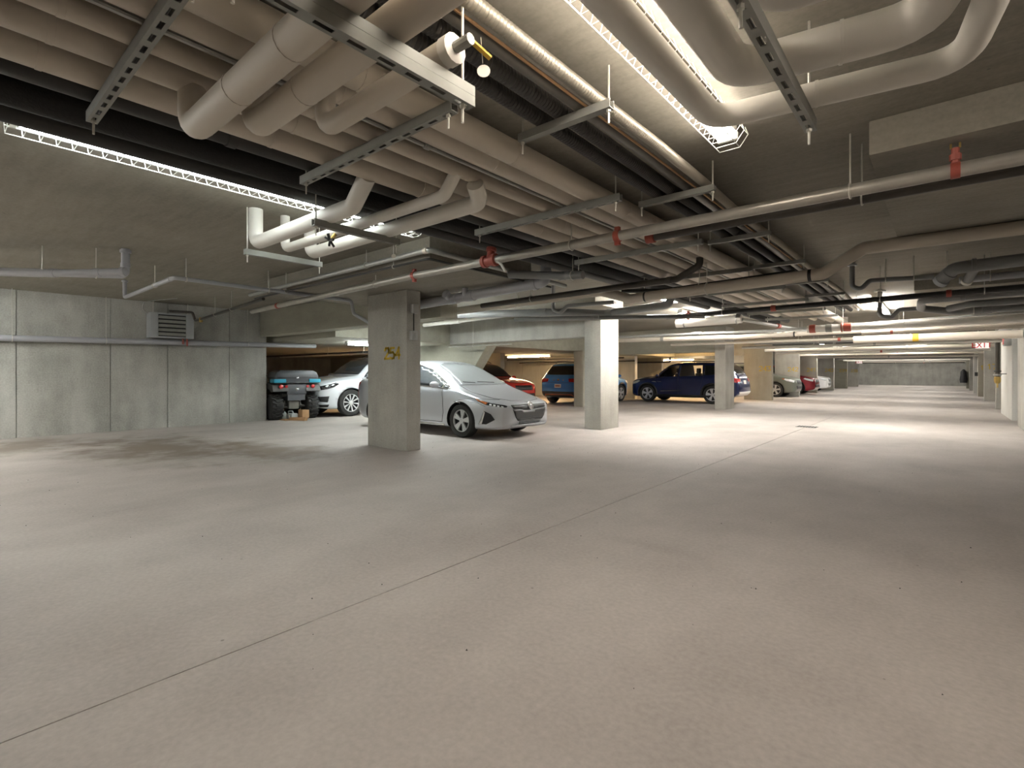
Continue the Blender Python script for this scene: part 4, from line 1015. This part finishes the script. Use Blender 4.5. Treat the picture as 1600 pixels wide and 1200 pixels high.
# ---- generic detail for the sport utility cars
def suv(name, label, L, Wd, H, pm, loc, hd, wb, fo, tr, spokes, glass='glassdark', split=False, tunnel=False, clad=True, steer=0, rimr=.68, lamp='lampclear'):
    n = fo; r_ = fo - L
    def X(u): return n - u * L
    z = lambda q: q * H
    w1 = [(X(.285), z(.635)), (X(.375), z(.86)), (X(.43), z(.905)), (X(.475), z(.91)), (X(.475), z(.645))]
    w2 = [(X(.495), z(.648)), (X(.495), z(.912)), (X(.60), z(.92)), (X(.685), z(.915)), (X(.70), z(.665))]
    w3 = [(X(.72), z(.67)), (X(.705), z(.91)), (X(.80), z(.895)), (X(.875), z(.80)), (X(.865), z(.69))]
    c = Car(name, label, L, Wd, H, SUV, False, pm, loc, hd, wb, fo, tr, spokes, tunnel=[w1, w2] if tunnel else None, split=split, steer=steer, rimr=rimr)
    if tunnel:
        for poly in (w1, w2):
            pass
        c.patch('side_window', glass, w3, '-y', .005, .07, sym=True)
    else:
        side_windows(c, [w1, w2, w3], glass)
    hwb = Wd / 2
    c.patch('windscreen', glass, [(-hwb * .74, z(.68)), (hwb * .74, z(.68)), (hwb * .60, z(.93)), (0, z(.955)), (-hwb * .60, z(.93))], 'f', .005, .07)
    c.patch('rear_window', glass, [(-hwb * .70, z(.69)), (hwb * .70, z(.69)), (hwb * .60, z(.90)), (-hwb * .60, z(.90))], 'r', .006, .07)
    c.patch('grille', 'trim', [(-hwb * .5, z(.50)), (hwb * .5, z(.50)), (hwb * .46, z(.40)), (-hwb * .46, z(.40))], 'f', .006, .06)
    c.patch('lower_grille', 'trim', [(-hwb * .62, z(.33)), (hwb * .62, z(.33)), (hwb * .55, z(.24)), (-hwb * .55, z(.24))], 'f', .006, .06)
    c.patch('headlight', lamp, [(X(.018), z(.49)), (X(.10), z(.545)), (X(.115), z(.525)), (X(.085), z(.475)), (X(.022), z(.43))], '-y', .006, .04, sym=True)
    c.patch('taillight', 'lampred', [(X(.93), z(.60)), (X(.985), z(.60)), (X(.985), z(.50)), (X(.94), z(.52))], '-y', .006, .04, sym=True)
    c.patch('taillight', 'lampred', [(hwb * .50, z(.60)), (hwb * .90, z(.605)), (hwb * .88, z(.515)), (hwb * .54, z(.525))], 'r', .008, .04, sym=True)
    if clad:
        c.patch('sill_cladding', 'trim', [(X(.245), z(.20)), (X(.245), z(.145)), (X(.76), z(.145)), (X(.76), z(.20))], '-y', .006, .08, sym=True)
        for xc in (0, -wb):
            arc = [(xc + (tr + .075) * math.cos(a), tr + (tr + .075) * math.sin(a)) for a in [PI * (-.06 + 1.12 * k / 16) for k in range(17)]]
            for ax in ('-y', '+y'): c.seam(arc, ax, .07, 'trim', 'arch_cladding', .0)
    for ax in ('-y', '+y'):
        c.seam([(X(.27), z(.62)), (X(.26), z(.45)), (X(.262), z(.21))], ax); c.seam([(X(.485), z(.90)), (X(.487), z(.21))], ax); c.seam([(X(.71), z(.66)), (X(.69), z(.42)), (X(.64), z(.21))], ax)
    for u in (.455, .675): c.patch('door_handle', pm, [(X(u), z(.565)), (X(u) + .2, z(.56)), (X(u) + .2, z(.582)), (X(u), z(.587))], '-y', .018, .05, sym=True)
    for sg in (-1, 1):
        mirror(c, X(.30), sg * (hwb - .03), z(.645), pm)
        MB().tube([(X(.47), sg * hwb * .62, z(.985)), (X(.50), sg * hwb * .62, z(1.02)), (X(.82), sg * hwb * .60, z(1.005)), (X(.85), sg * hwb * .60, z(.965))], .014, n=8, bend=.05).build('roof_rail', 'trim', c.t)
    return c, X, z

# navy SUV (see-through front and rear side windows)
c, X, z = suv('navy_suv', 'navy blue compact SUV parked across behind the middle column', 4.52, 1.84, 1.66, 'p_navy', (-9.55, 20.95), PI, 2.69, .86, .355, 5, tunnel=True, split=True)
c.patch('rear_diffuser', 'insulwhite', [(-.72, z(.29)), (.72, z(.29)), (.62, z(.20)), (-.62, z(.20))], 'r', .01, .06)
c.patch('license_plate', 'plate', [(-.15, z(.55)), (.15, z(.55)), (.15, z(.465)), (-.15, z(.465))], 'r', .012, .05)
c.patch('fender_badge', 'chrome', [(-.42, z(.50)), (-.20, z(.505)), (-.20, z(.52)), (-.36, z(.525))], '+y', .008, .04)
c.patch('fender_badge', 'chrome', [(-.44, z(.515)), (-.62, z(.505)), (-.62, z(.515)), (-.44, z(.525))], '+y', .008, .04)
c.patch('lower_door_trim', 'chrome', [(-.55, z(.27)), (-1.45, z(.30)), (-1.45, z(.31)), (-.6, z(.285))], '+y', .01, .05)
for sx in (-1.15, -1.98):      # seats seen through the windows
    for sy in (-.36, .36):
        MB().box(sx - .10, sx + .08, sy - .22, sy + .22, .62, 1.20, .05).box(sx - .07, sx + .06, sy - .12, sy + .12, 1.20, 1.40, .04).build('seat', 'trim', c.t, 40)
MB().tube([(-.62 + .12 * math.cos(2 * PI * k / 14) * .5, .36 + .17 * math.sin(2 * PI * k / 14), 1.02 + .15 * math.cos(2 * PI * k / 14)) for k in range(15)], .014, n=6, bend=0).build('steering_wheel', 'trim', c.t)
# white SUV whose nose peeks out left of column 254
c, X, z = suv('white_suv', 'pearl white SUV with its nose beside the all terrain vehicle', 4.80, 1.94, 1.72, 'p_white', (-13.5, 7.88), -PI / 2, 2.90, .92, .375, 10, glass='glassdim', clad=False, rimr=.66, lamp='lampblack')
c.patch('side_air_intake', 'trim', [(X(.012), z(.33)), (X(.06), z(.335)), (X(.052), z(.24)), (X(.02), z(.25))], '+y', .008, .04)
for k in range(3): c.patch('intake_slat', 'darkgrey', [(X(.014), z(.315 - k * .025)), (X(.056), z(.32 - k * .025)), (X(.056), z(.31 - k * .025)), (X(.014), z(.305 - k * .025))], '+y', .014, .04)
c.patch('fog_lamp_slot', 'trim', [(X(.01), z(.205)), (X(.06), z(.205)), (X(.055), z(.165)), (X(.012), z(.165))], '+y', .008, .04)
c.patch('lamp_element', 'lampclear', [(X(.04), z(.485)), (X(.05), z(.51)), (X(.06), z(.505)), (X(.05), z(.475))], '+y', .012, .03)
c.patch('lamp_element', 'lampclear', [(X(.07), z(.50)), (X(.08), z(.525)), (X(.09), z(.52)), (X(.08), z(.495))], '+y', .012, .03)
# blue SUV seen from behind
c, X, z = suv('blue_suv', 'bright blue SUV seen from behind against the white wall', 4.3, 1.84, 1.64, 'p_blue', (-11.33, 19.45), PI / 2, 2.60, .90, .35, 5, split=True)
c.patch('rear_bumper', 'darkgrey', [(-.80, z(.30)), (.80, z(.30)), (.74, z(.17)), (-.74, z(.17))], 'r', .008, .06)
c.patch('bumper_trim', 'orangebox', [(-.62, z(.245)), (.62, z(.245)), (.68, z(.20)), (.64, z(.195)), (.58, z(.228)), (-.58, z(.228)), (-.64, z(.195)), (-.68, z(.20))], 'r', .016, .05)
pl = c.patch('license_plate', 'plate', [(-.15, z(.475)), (.15, z(.475)), (.15, z(.39)), (-.15, z(.39))], 'r', .012, .05)
for k in range(4): c.patch('plate_character', 'platered', [(-.10 + k * .055, z(.455)), (-.065 + k * .055, z(.455)), (-.065 + k * .055, z(.415)), (-.10 + k * .055, z(.415))], 'r', .018, .05, parent=pl)
c.patch('tailgate_badge', 'chrome', [(-.07, z(.575)), (0, z(.54)), (.07, z(.575)), (.0, z(.60))], 'r', .012, .03)
c.patch('tailgate_badge', 'chrome', [(.17, z(.575)), (.25, z(.575)), (.25, z(.555)), (.17, z(.555))], 'r', .012, .03); c.patch('tailgate_badge', 'chrome', [(-.26, z(.575)), (-.2, z(.575)), (-.2, z(.555)), (-.26, z(.555))], 'r', .012, .03)
c.seam([(-.78, z(.505)), (.78, z(.505))], 'r', .012)
# other cars farther away
suv('red_suv', 'red SUV half hidden behind the silver hatchback windscreen', 4.3, 1.80, 1.58, 'p_red', (-11.45, 13.1), 0.0, 2.6, .86, .33, 5)
c, X, z = suv('sage_suv', 'sage grey SUV nosing out between two numbered piers', 4.75, 1.90, 1.70, 'p_green', (-6.45, 28.82), 0.0, 2.80, .92, .37, 5, clad=False)
c.patch('amber_reflector', 'amber', [(X(.10), z(.535)), (X(.125), z(.55)), (X(.13), z(.535)), (X(.11), z(.515))], '-y', .01, .03)
suv('maroon_suv', 'maroon SUV nosing out beyond the sage grey one', 4.7, 1.88, 1.70, 'p_maroon', (-6.35, 33.0), 0.0, 2.80, .92, .36, 5, clad=True)
suv('white_suv', 'white SUV nosing out far down the aisle beyond the maroon one', 4.4, 1.80, 1.65, 'p_plainwhite', (-6.55, 38.6), 0.0, 2.65, .90, .35, 5, clad=True)

# ================================================================== all terrain vehicle (rear axle at origin, x forward)
atv = thing('all_terrain_vehicle', 'black quad bike with teal panels and cargo box, seen from behind', 'quad bike', (-12.98, 6.40, 0), PI - math.radians(6), world=False)
def knobby(cx, cy):
    r, hw = .325, .14
    mb = MB().lathe([(.17, -hw), (.24, -hw * 1.02), (.295, -hw * .8), (.30, 0), (.295, hw * .8), (.24, hw * 1.02), (.17, hw)], (cx, cy, r), (0, 1, 0), 30)
    o = mb.build('tyre', 'rubber', atv)
    kb = MB()
    for k in range(18):
        a = 2 * PI * k / 18
        for row, (y0, da) in enumerate(((-.085, 0), (0, .17), (.085, 0))):
            aa = a + da; d = Vector((math.cos(aa), 0, math.sin(aa))); s = Vector((-d.z, 0, d.x))
            p0 = Vector((cx, cy + y0, r)) + d * .285; sk = (.04 if row == 0 else -.04 if row == 2 else 0)
            q = [p0 + s * (-.022) + Vector((0, -.05, 0)), p0 + s * (-.022 + sk) + Vector((0, .05, 0)), p0 + s * (.022 + sk) + Vector((0, .05, 0)), p0 + s * .022 + Vector((0, -.05, 0))]
            kb.add(q + [v + d * .04 for v in q], [(0, 1, 2, 3), (7, 6, 5, 4), (0, 4, 5, 1), (1, 5, 6, 2), (2, 6, 7, 3), (3, 7, 4, 0)])
    kb.build('tread_blocks', 'rubber', o, 0)['kind'] = 'stuff'
    MB().lathe([(.165, 0), (.165, -.09), (.05, -.10)], (cx, cy, r), (0, 1, 0), 18).build('rim', 'alloydark', o)
for cx in (0, 1.28):
    for sg in (-1, 1): knobby(cx, sg * .45)
MB().tube([(0, -.36, .32), (0, .36, .32)], .03, n=10).build('axle', 'black', atv)
MB().box(-.12, .2, -.13, .13, .27, .5, .03).build('gear_housing', 'galvdull', atv, 40)
mb = MB()
for sg in (-1, 1):
    mb.bar((.05, sg * .12, .40), (-.02, sg * .32, .34), .05, .03).tube([(.0, sg * .20, .36), (.12, sg * .17, .75)], .035, n=10)
mb.build('suspension', 'galvdull', atv)
MB().tube([(.1, .16, .62), (-.28, .15, .66)], .075, n=14).build('muffler', 'galvdull', atv)
MB().tube([(-.30, -.17, .70), (-.30, .10, .70)], .028, n=10).build('bumper_tube', 'chrome', atv)
MB().prism([(-.3, .5), (1.75, .5), (1.7, .72), (1.1, .95), (.2, .88), (-.28, .82)], (0, .22, 0), (1, 0, 0), (0, 0, 1), .44).build('body_shell', 'atvbox', atv, 0)
MB().box(-.33, -.05, -.25, .25, .66, .92, .03).build('tail_panel', 'atvbox', atv, 40)
for sg in (-1, 1):
    MB().prism([(-.36, .74), (-.30, .90), (.0, .95), (.42, .86), (.48, .72), (.3, .78), (0, .80), (-.25, .72)], (0, sg * .60 if sg > 0 else -.22, 0), (1, 0, 0), (0, 0, 1), .38).build('fender', 'darkgrey', atv, 0)
    MB().box(-.40, -.1, sg * .44 - .15, sg * .44 + .15, .955, 1.05, .02).build('side_panel', 'teal', atv, 40)
    t_ = MB().lathe([(.052, 0), (.052, .03), (.03, .045)], (-.33, sg * .40, .86), (-1, 0, 0), 16).build('taillight', 'lampred', atv)
    MB().lathe([(.035, 0), (.035, .02)], (-.33, sg * .27, .86), (-1, 0, 0), 12).build('reflector', 'lampred', atv)
MB().box(.5, 1.1, -.18, .18, .86, 1.0, .05).build('seat', 'trim', atv, 40)
MB().tube([(1.05, -.36, 1.12), (1.15, -.2, 1.14), (1.2, 0, 1.08), (1.15, .2, 1.14), (1.05, .36, 1.12)], .018, n=8).build('handlebar', 'black', atv)
rk = MB()
for y in (-.3, -.1, .1, .3): rk.tube([(-.36, y, .955), (.35, y, .955)], .012, n=6)
rk.tube([(-.37, -.55, .955), (-.37, .55, .955)], .016, n=8).tube([(.35, -.5, .955), (.35, .5, .955)], .012, n=6)
rk.build('cargo_rack', 'darkgrey', atv)
cb = MB()
prof = [(-.52, .975), (-.56, 1.10), (-.50, 1.22), (-.40, 1.27), (.40, 1.27), (.50, 1.22), (.56, 1.10), (.52, .975)]
cb.ring_sweep([[(xx, y * k, .975 + (zq - .975) * k2) for y, zq in prof] for xx, k, k2 in ((-.36, .9, .8), (-.33, 1, 1), (.20, 1, 1.02), (.25, .9, .8))])
b_ = cb.build('cargo_box', 'atvbox', atv, 30)
MB().box(-.372, -.345, -.50, .50, 1.075, 1.095, .004).build('lid_seam', 'trim', b_, 0)
MB().box(-.375, -.34, -.03, .03, 1.06, 1.10, .006).build('latch', 'chrome', b_, 0)
MB().lathe([(.045, 0), (.045, .006), (.02, .01)], (-.335, 0, .79), (-1, 0, 0), 18).build('round_badge', 'chrome', atv)
MB().tube([(-.02, -.42, .40), (-.3, -.42, .30)], .012, n=6).build('brake_line', 'black', atv)

# things on the floor behind the wall end
def at(name, label, cat, mb, mat, sm=30): return tag(mb.build(name, mat, None, sm), label, cat)
at('cardboard_box', 'upright cardboard box under the quad bike', 'box', MB().box(-12.70, -12.48, 6.42, 6.60, 0.045, .255, .004), 'cardboard')
fb = thing('cardboard_flap', 'flat cardboard carton with dark print lying on the floor', 'box', (-12.5, 6.30, 0))
MB().prism([(-.26, 0), (.25, 0), (.28, .09), (-.22, .07)], (-12.47, 6.33, .004), (.93, .36, 0), (0, 0, 1), .10).build('carton', 'cardboard', fb, 0)
mb = MB()
for k in range(6): mb.prism([(-.10 + k * .035, .022), (-.08 + k * .035, .022), (-.078 + k * .035, .052 if k % 2 else .044), (-.102 + k * .035, .05)], (-12.467, 6.322, .004), (.93, .36, 0), (0, 0, 1), .004)
mb.build('print', 'trim', fb, 0)
jg = thing('plastic_jug', 'grey plastic jug lying between the quad bike wheels', 'jug', (-12.78, 6.28, 0))
MB().box(-12.90, -12.66, 6.22, 6.40, .03, .17, .035).build('body', 'jug', jg, 40)
MB().tube([(-12.86, 6.24, .16), (-12.84, 6.23, .225), (-12.72, 6.28, .225), (-12.70, 6.29, .16)], .016, n=8, bend=.03).build('handle', 'jug', jg)
MB().box(-12.80, -12.74, 6.21, 6.225, .06, .12, .003).build('sticker', 'tag', jg, 0)
at('bottle', 'pale grey round bottle next to the left quad bike tyre', 'bottle', MB().lathe([(.055, 0), (.06, .01), (.06, .10), (.045, .15), (.02, .17), (.02, .19)], (-12.95, 6.18, .022), (0, 0, 1), 18), 'jug')
at('tray', 'flat tan tray on the floor under the jug', 'tray', MB().box(-13.02, -12.62, 6.05, 6.42, 0.0, .022, .004), 'cardboard')

# ================================================================== boxes, heater, signs
def heater():
    h = thing('wall_heater', 'louvred steel heater mounted high on the left wall', 'heater', (-12.80, 3.6, 1.93))
    MB().box(-13.03, -12.74, 3.22, 4.03, 1.96, 2.49, .01).build('cabinet', 'heater', h, 30)
    f = MB().box(-12.74, -12.715, 3.22, 3.36, 1.96, 2.49, .004).box(-12.74, -12.715, 3.88, 4.03, 1.96, 2.49, .004).box(-12.74, -12.715, 3.36, 3.88, 1.96, 1.99, .004).box(-12.74, -12.715, 3.36, 3.88, 2.455, 2.49, .004)
    f.build('front_frame', 'heater', h, 30)
    MB().box(-12.739, -12.735, 3.36, 3.88, 1.99, 2.455).build('core', 'dark', h, 0)
    for k in range(5):
        z0 = 2.01 + k * .09
        MB().prism([(0, 0), (.03, .06), (.034, .058), (.006, 0)], (-12.735, 3.88, z0), (1, 0, 0), (0, 0, 1), -.52 * -1).build('louvre', 'galvdull', h, 0)
    for y in (3.3, 3.95): MB().tube([(-12.85, y, 2.49), (-12.85, y, CE)], .006, n=6).build('hanger_rod', 'rod', h)
    MB().tube([(-12.82, 3.85, 1.96), (-12.82, 3.85, 1.84)], .018, n=8).tube([(-12.82, 3.93, 1.96), (-12.82, 3.93, 1.80)], .018, n=8).build('water_connection', 'red', h)
    MB().tube([(-12.9, 3.24, 2.45), (-12.9, 3.12, 2.55), (-12.9, 3.14, 2.70), (-12.6, 3.3, 2.735), (-12.0, 3.5, 2.735)], .01, n=6, bend=.08).build('cable', 'galv', h)
heater()
eb = thing('switch_boxes', 'two grey electrical boxes joined by a conduit on column 254', 'electrical box', (-6.2, 5.0, 1.7))
MB().box(-6.25, -6.18, 4.94, 5.05, 2.12, 2.26, .008).build('upper_box', 'boxgrey', eb, 30)
MB().box(-6.25, -6.18, 4.92, 5.03, 1.71, 1.85, .008).build('lower_box', 'boxgrey', eb, 30)
MB().tube([(-6.225, 4.985, 2.12), (-6.225, 4.985, 1.85)], .009, n=8).build('conduit', 'black', eb)
MB().box(-6.18, -6.172, 4.96, 4.99, 1.74, 1.82, .003).build('cover', 'galv', eb, 0)
at('alarm_bell', 'grey round alarm bell on the left side of column 254', 'bell', MB().lathe([(.02, 0), (.13, .02), (.15, .05), (.12, .075), (.03, .085)], (-7.28, 5.06, 1.87), (-1, 0, 0), 24), 'galvdull')

def exit_sign(label, x, y, z, wd, ht, text=True):
    t = thing('exit_sign', label, 'exit sign', (x, y, z))
    MB().box(x - wd / 2, x + wd / 2, y, y + .06, z, z + ht, .012).build('housing', 'exitwhite', t, 30)
    if text:
        h = ht * .66; k = h / 1.6; tot = 4 * 1.3 * k
        for i, ch in enumerate('EXIT'):
            mb = MB(); glyph(mb, ch, (x - tot / 2 + i * 1.32 * k, y - .002, z + ht * .17), (1, 0, 0), (0, 0, 1), h, h * .17)
            mb.build('letter', 'exitred', t, 0)['label'] = 'red letter ' + ch
    for s in (-.3, .3): MB().tube([(x + s * wd, y + .03, z + ht), (x + s * wd, y + .03, CE)], .008, n=6).build('hanger_rod', 'rod', t)
exit_sign('white exit sign with red letters hanging near the right wall', 0.895, 21.2, 1.96, .32, .21)
exit_sign('tiny red exit sign far down the aisle on the left', -4.95, 47.0, 1.94, .36, .22)
s2 = thing('exit_sign', 'exit sign seen edge on above the right wall stub', 'exit sign', (1.23, 18.1, 1.9))
MB().box(1.16, 1.30, 17.92, 18.3, 1.90, 2.16, .006).build('housing', 'boxgrey', s2, 30)
MB().box(1.152, 1.16, 17.95, 18.27, 1.93, 2.13, .003).build('red_panel', 'exitred', s2, 0)
fd = thing('floor_drain', 'small rectangular floor drain on the joint in the aisle', 'drain', (-2.33, 12.9, 0))
MB().box(-2.53, -2.13, 12.75, 13.05, .0005, .006).build('frame', 'galvdull', fd, 0)
for k in range(7): MB().box(-2.50 + k * .054, -2.47 + k * .054, 12.78, 13.02, .006, .009).build('grate_bar', 'dark', fd, 0)
at('hanging_coat', 'dark jacket hanging beside the far right pier', 'jacket', MB().ring_sweep([[(1.16 + .16 * w_ * math.cos(a), 52.9 + .5 * .16 * w_ * math.sin(a), zz) for a in [2 * PI * k / 12 for k in range(12)]] for zz, w_ in ((.45, 1.3), (.7, 1.5), (1.0, 1.2), (1.3, 1.1), (1.45, .6), (1.5, .2))]), 'trim', 40)
at('utility_box', 'grey utility box on the right pier numbered 17', 'electrical box', MB().box(1.2, 1.335, 35.34, 35.5, 1.05, 1.25, .01), 'darkgrey')

# bay behind the quad bike: door with frame on the recess wall
d = thing('door', 'grey door in a pale frame behind the quad bike', 'door', (-18.4, 14.95, 0))
MB().box(-19.3, -17.6, 14.96, 15.0, 0, 1.62, .005).build('leaf', 'doorpaint', d, 0)
MB().box(-19.45, -19.3, 14.92, 15.0, 0, 1.75, .005).box(-17.6, -17.45, 14.92, 15.0, 0, 1.75, .005).box(-19.3, -17.6, 14.92, 15.0, 1.62, 1.75, .005).build('frame', 'whitewall', d, 0)
pipe('pale duct under the low ceiling behind the quad bike', [(-20, 9.4, 1.86), (-13.5, 9.4, 1.86)], .06, 'insulwhite', hang=[(-15, 9.4, 1.86), (-18, 9.4, 1.86)], top=2.0)
pipe('dark sprinkler line under the low ceiling behind the quad bike', [(-20, 8.3, 1.80), (-10.4, 8.3, 1.80)], .025, 'black', hang=[(-14.5, 8.3, 1.80), (-12.6, 8.3, 1.8)], top=2.0)
pipe('dark sprinkler line in front of the white bay wall', [(-17.0, 19.6, 1.86), (-10.4, 19.6, 1.86)], .03, 'black', hang=[(-14.5, 19.6, 1.86), (-12.4, 19.6, 1.86)], top=2.0)
pipe('second dark line in front of the white bay wall, slightly lower', [(-17.0, 20.6, 1.72), (-10.4, 20.6, 1.74)], .025, 'sprinkdark', hang=[(-15.0, 20.6, 1.726), (-12.6, 20.6, 1.734)], top=2.0)
pipe('black pipe loop above the brown wall by the navy SUV', [(-12.6, 24.4, 1.75), (-10.4, 24.4, 1.75), (-10.4, 24.4, 2.0)], .04, 'black', bend=.06)
# store corner behind the navy SUV
sh = thing('storage_shelf', 'white storage shelf behind the navy SUV bonnet', 'shelf', (-13.4, 30.2, 0))
MB().box(-14.9, -12.2, 30.1, 30.55, .9, .94).box(-14.9, -12.2, 30.1, 30.55, 1.5, 1.54).box(-14.9, -12.2, 30.1, 30.55, .3, .34).build('board', 'whitemetal', sh, 0)
for x in (-14.88, -12.25): MB().box(x, x + .04, 30.1, 30.55, 0, 1.9).build('upright', 'galvdull', sh, 0)
for (x, wd, ht, zz, mt, lab) in ((-14.4, .5, .4, .94, 'whitemetal', 'white carton with a maroon T on the storage shelf'), (-13.75, .5, .38, .94, 'whitemetal', 'white carton with a maroon B on the storage shelf'), (-13.1, .45, .5, .94, 'whitewall', 'plain white carton on the right of the storage shelf')):
    t = thing('storage_box', lab, 'box', (x, 30.3, zz))
    MB().box(x - wd / 2, x + wd / 2, 30.14, 30.5, zz, zz + ht, .006).build('carton', mt, t, 0)
    ch = 'T' if ' T ' in lab else 'B' if ' B ' in lab else None
    if ch:
        mb = MB(); glyph(mb, ch, (x - .08, 30.138, zz + .08), (1, 0, 0), (0, 0, 1), .24, .06); mb.build('printed_letter', 'maroonprint', t, 0)
        if ch == 'B': MB().box(x - wd / 2, x + wd / 2, 30.132, 30.14, zz + ht - .09, zz + ht).build('blue_stripe', 'blueprint', t, 0)

# loose grit scattered over the foreground slab: too small and many to count
mb = MB(); rg = random.Random(3)
for k in range(170):
    x = rg.uniform(-8, 0.3); y = rg.uniform(0.3, 9); r = rg.uniform(.002, .006)
    mb.add([(x + r, y, .0), (x - r * .6, y + r * .8, .0), (x - r * .5, y - r * .9, .0), (x, y, r * 1.1)], [(0, 1, 2), (0, 3, 1), (1, 3, 2), (2, 3, 0)])
o = mb.build('floor_grit', 'dark', None, 0)
tag(o, 'tiny dark grit scattered over the bare concrete floor', 'grit', kind='stuff')
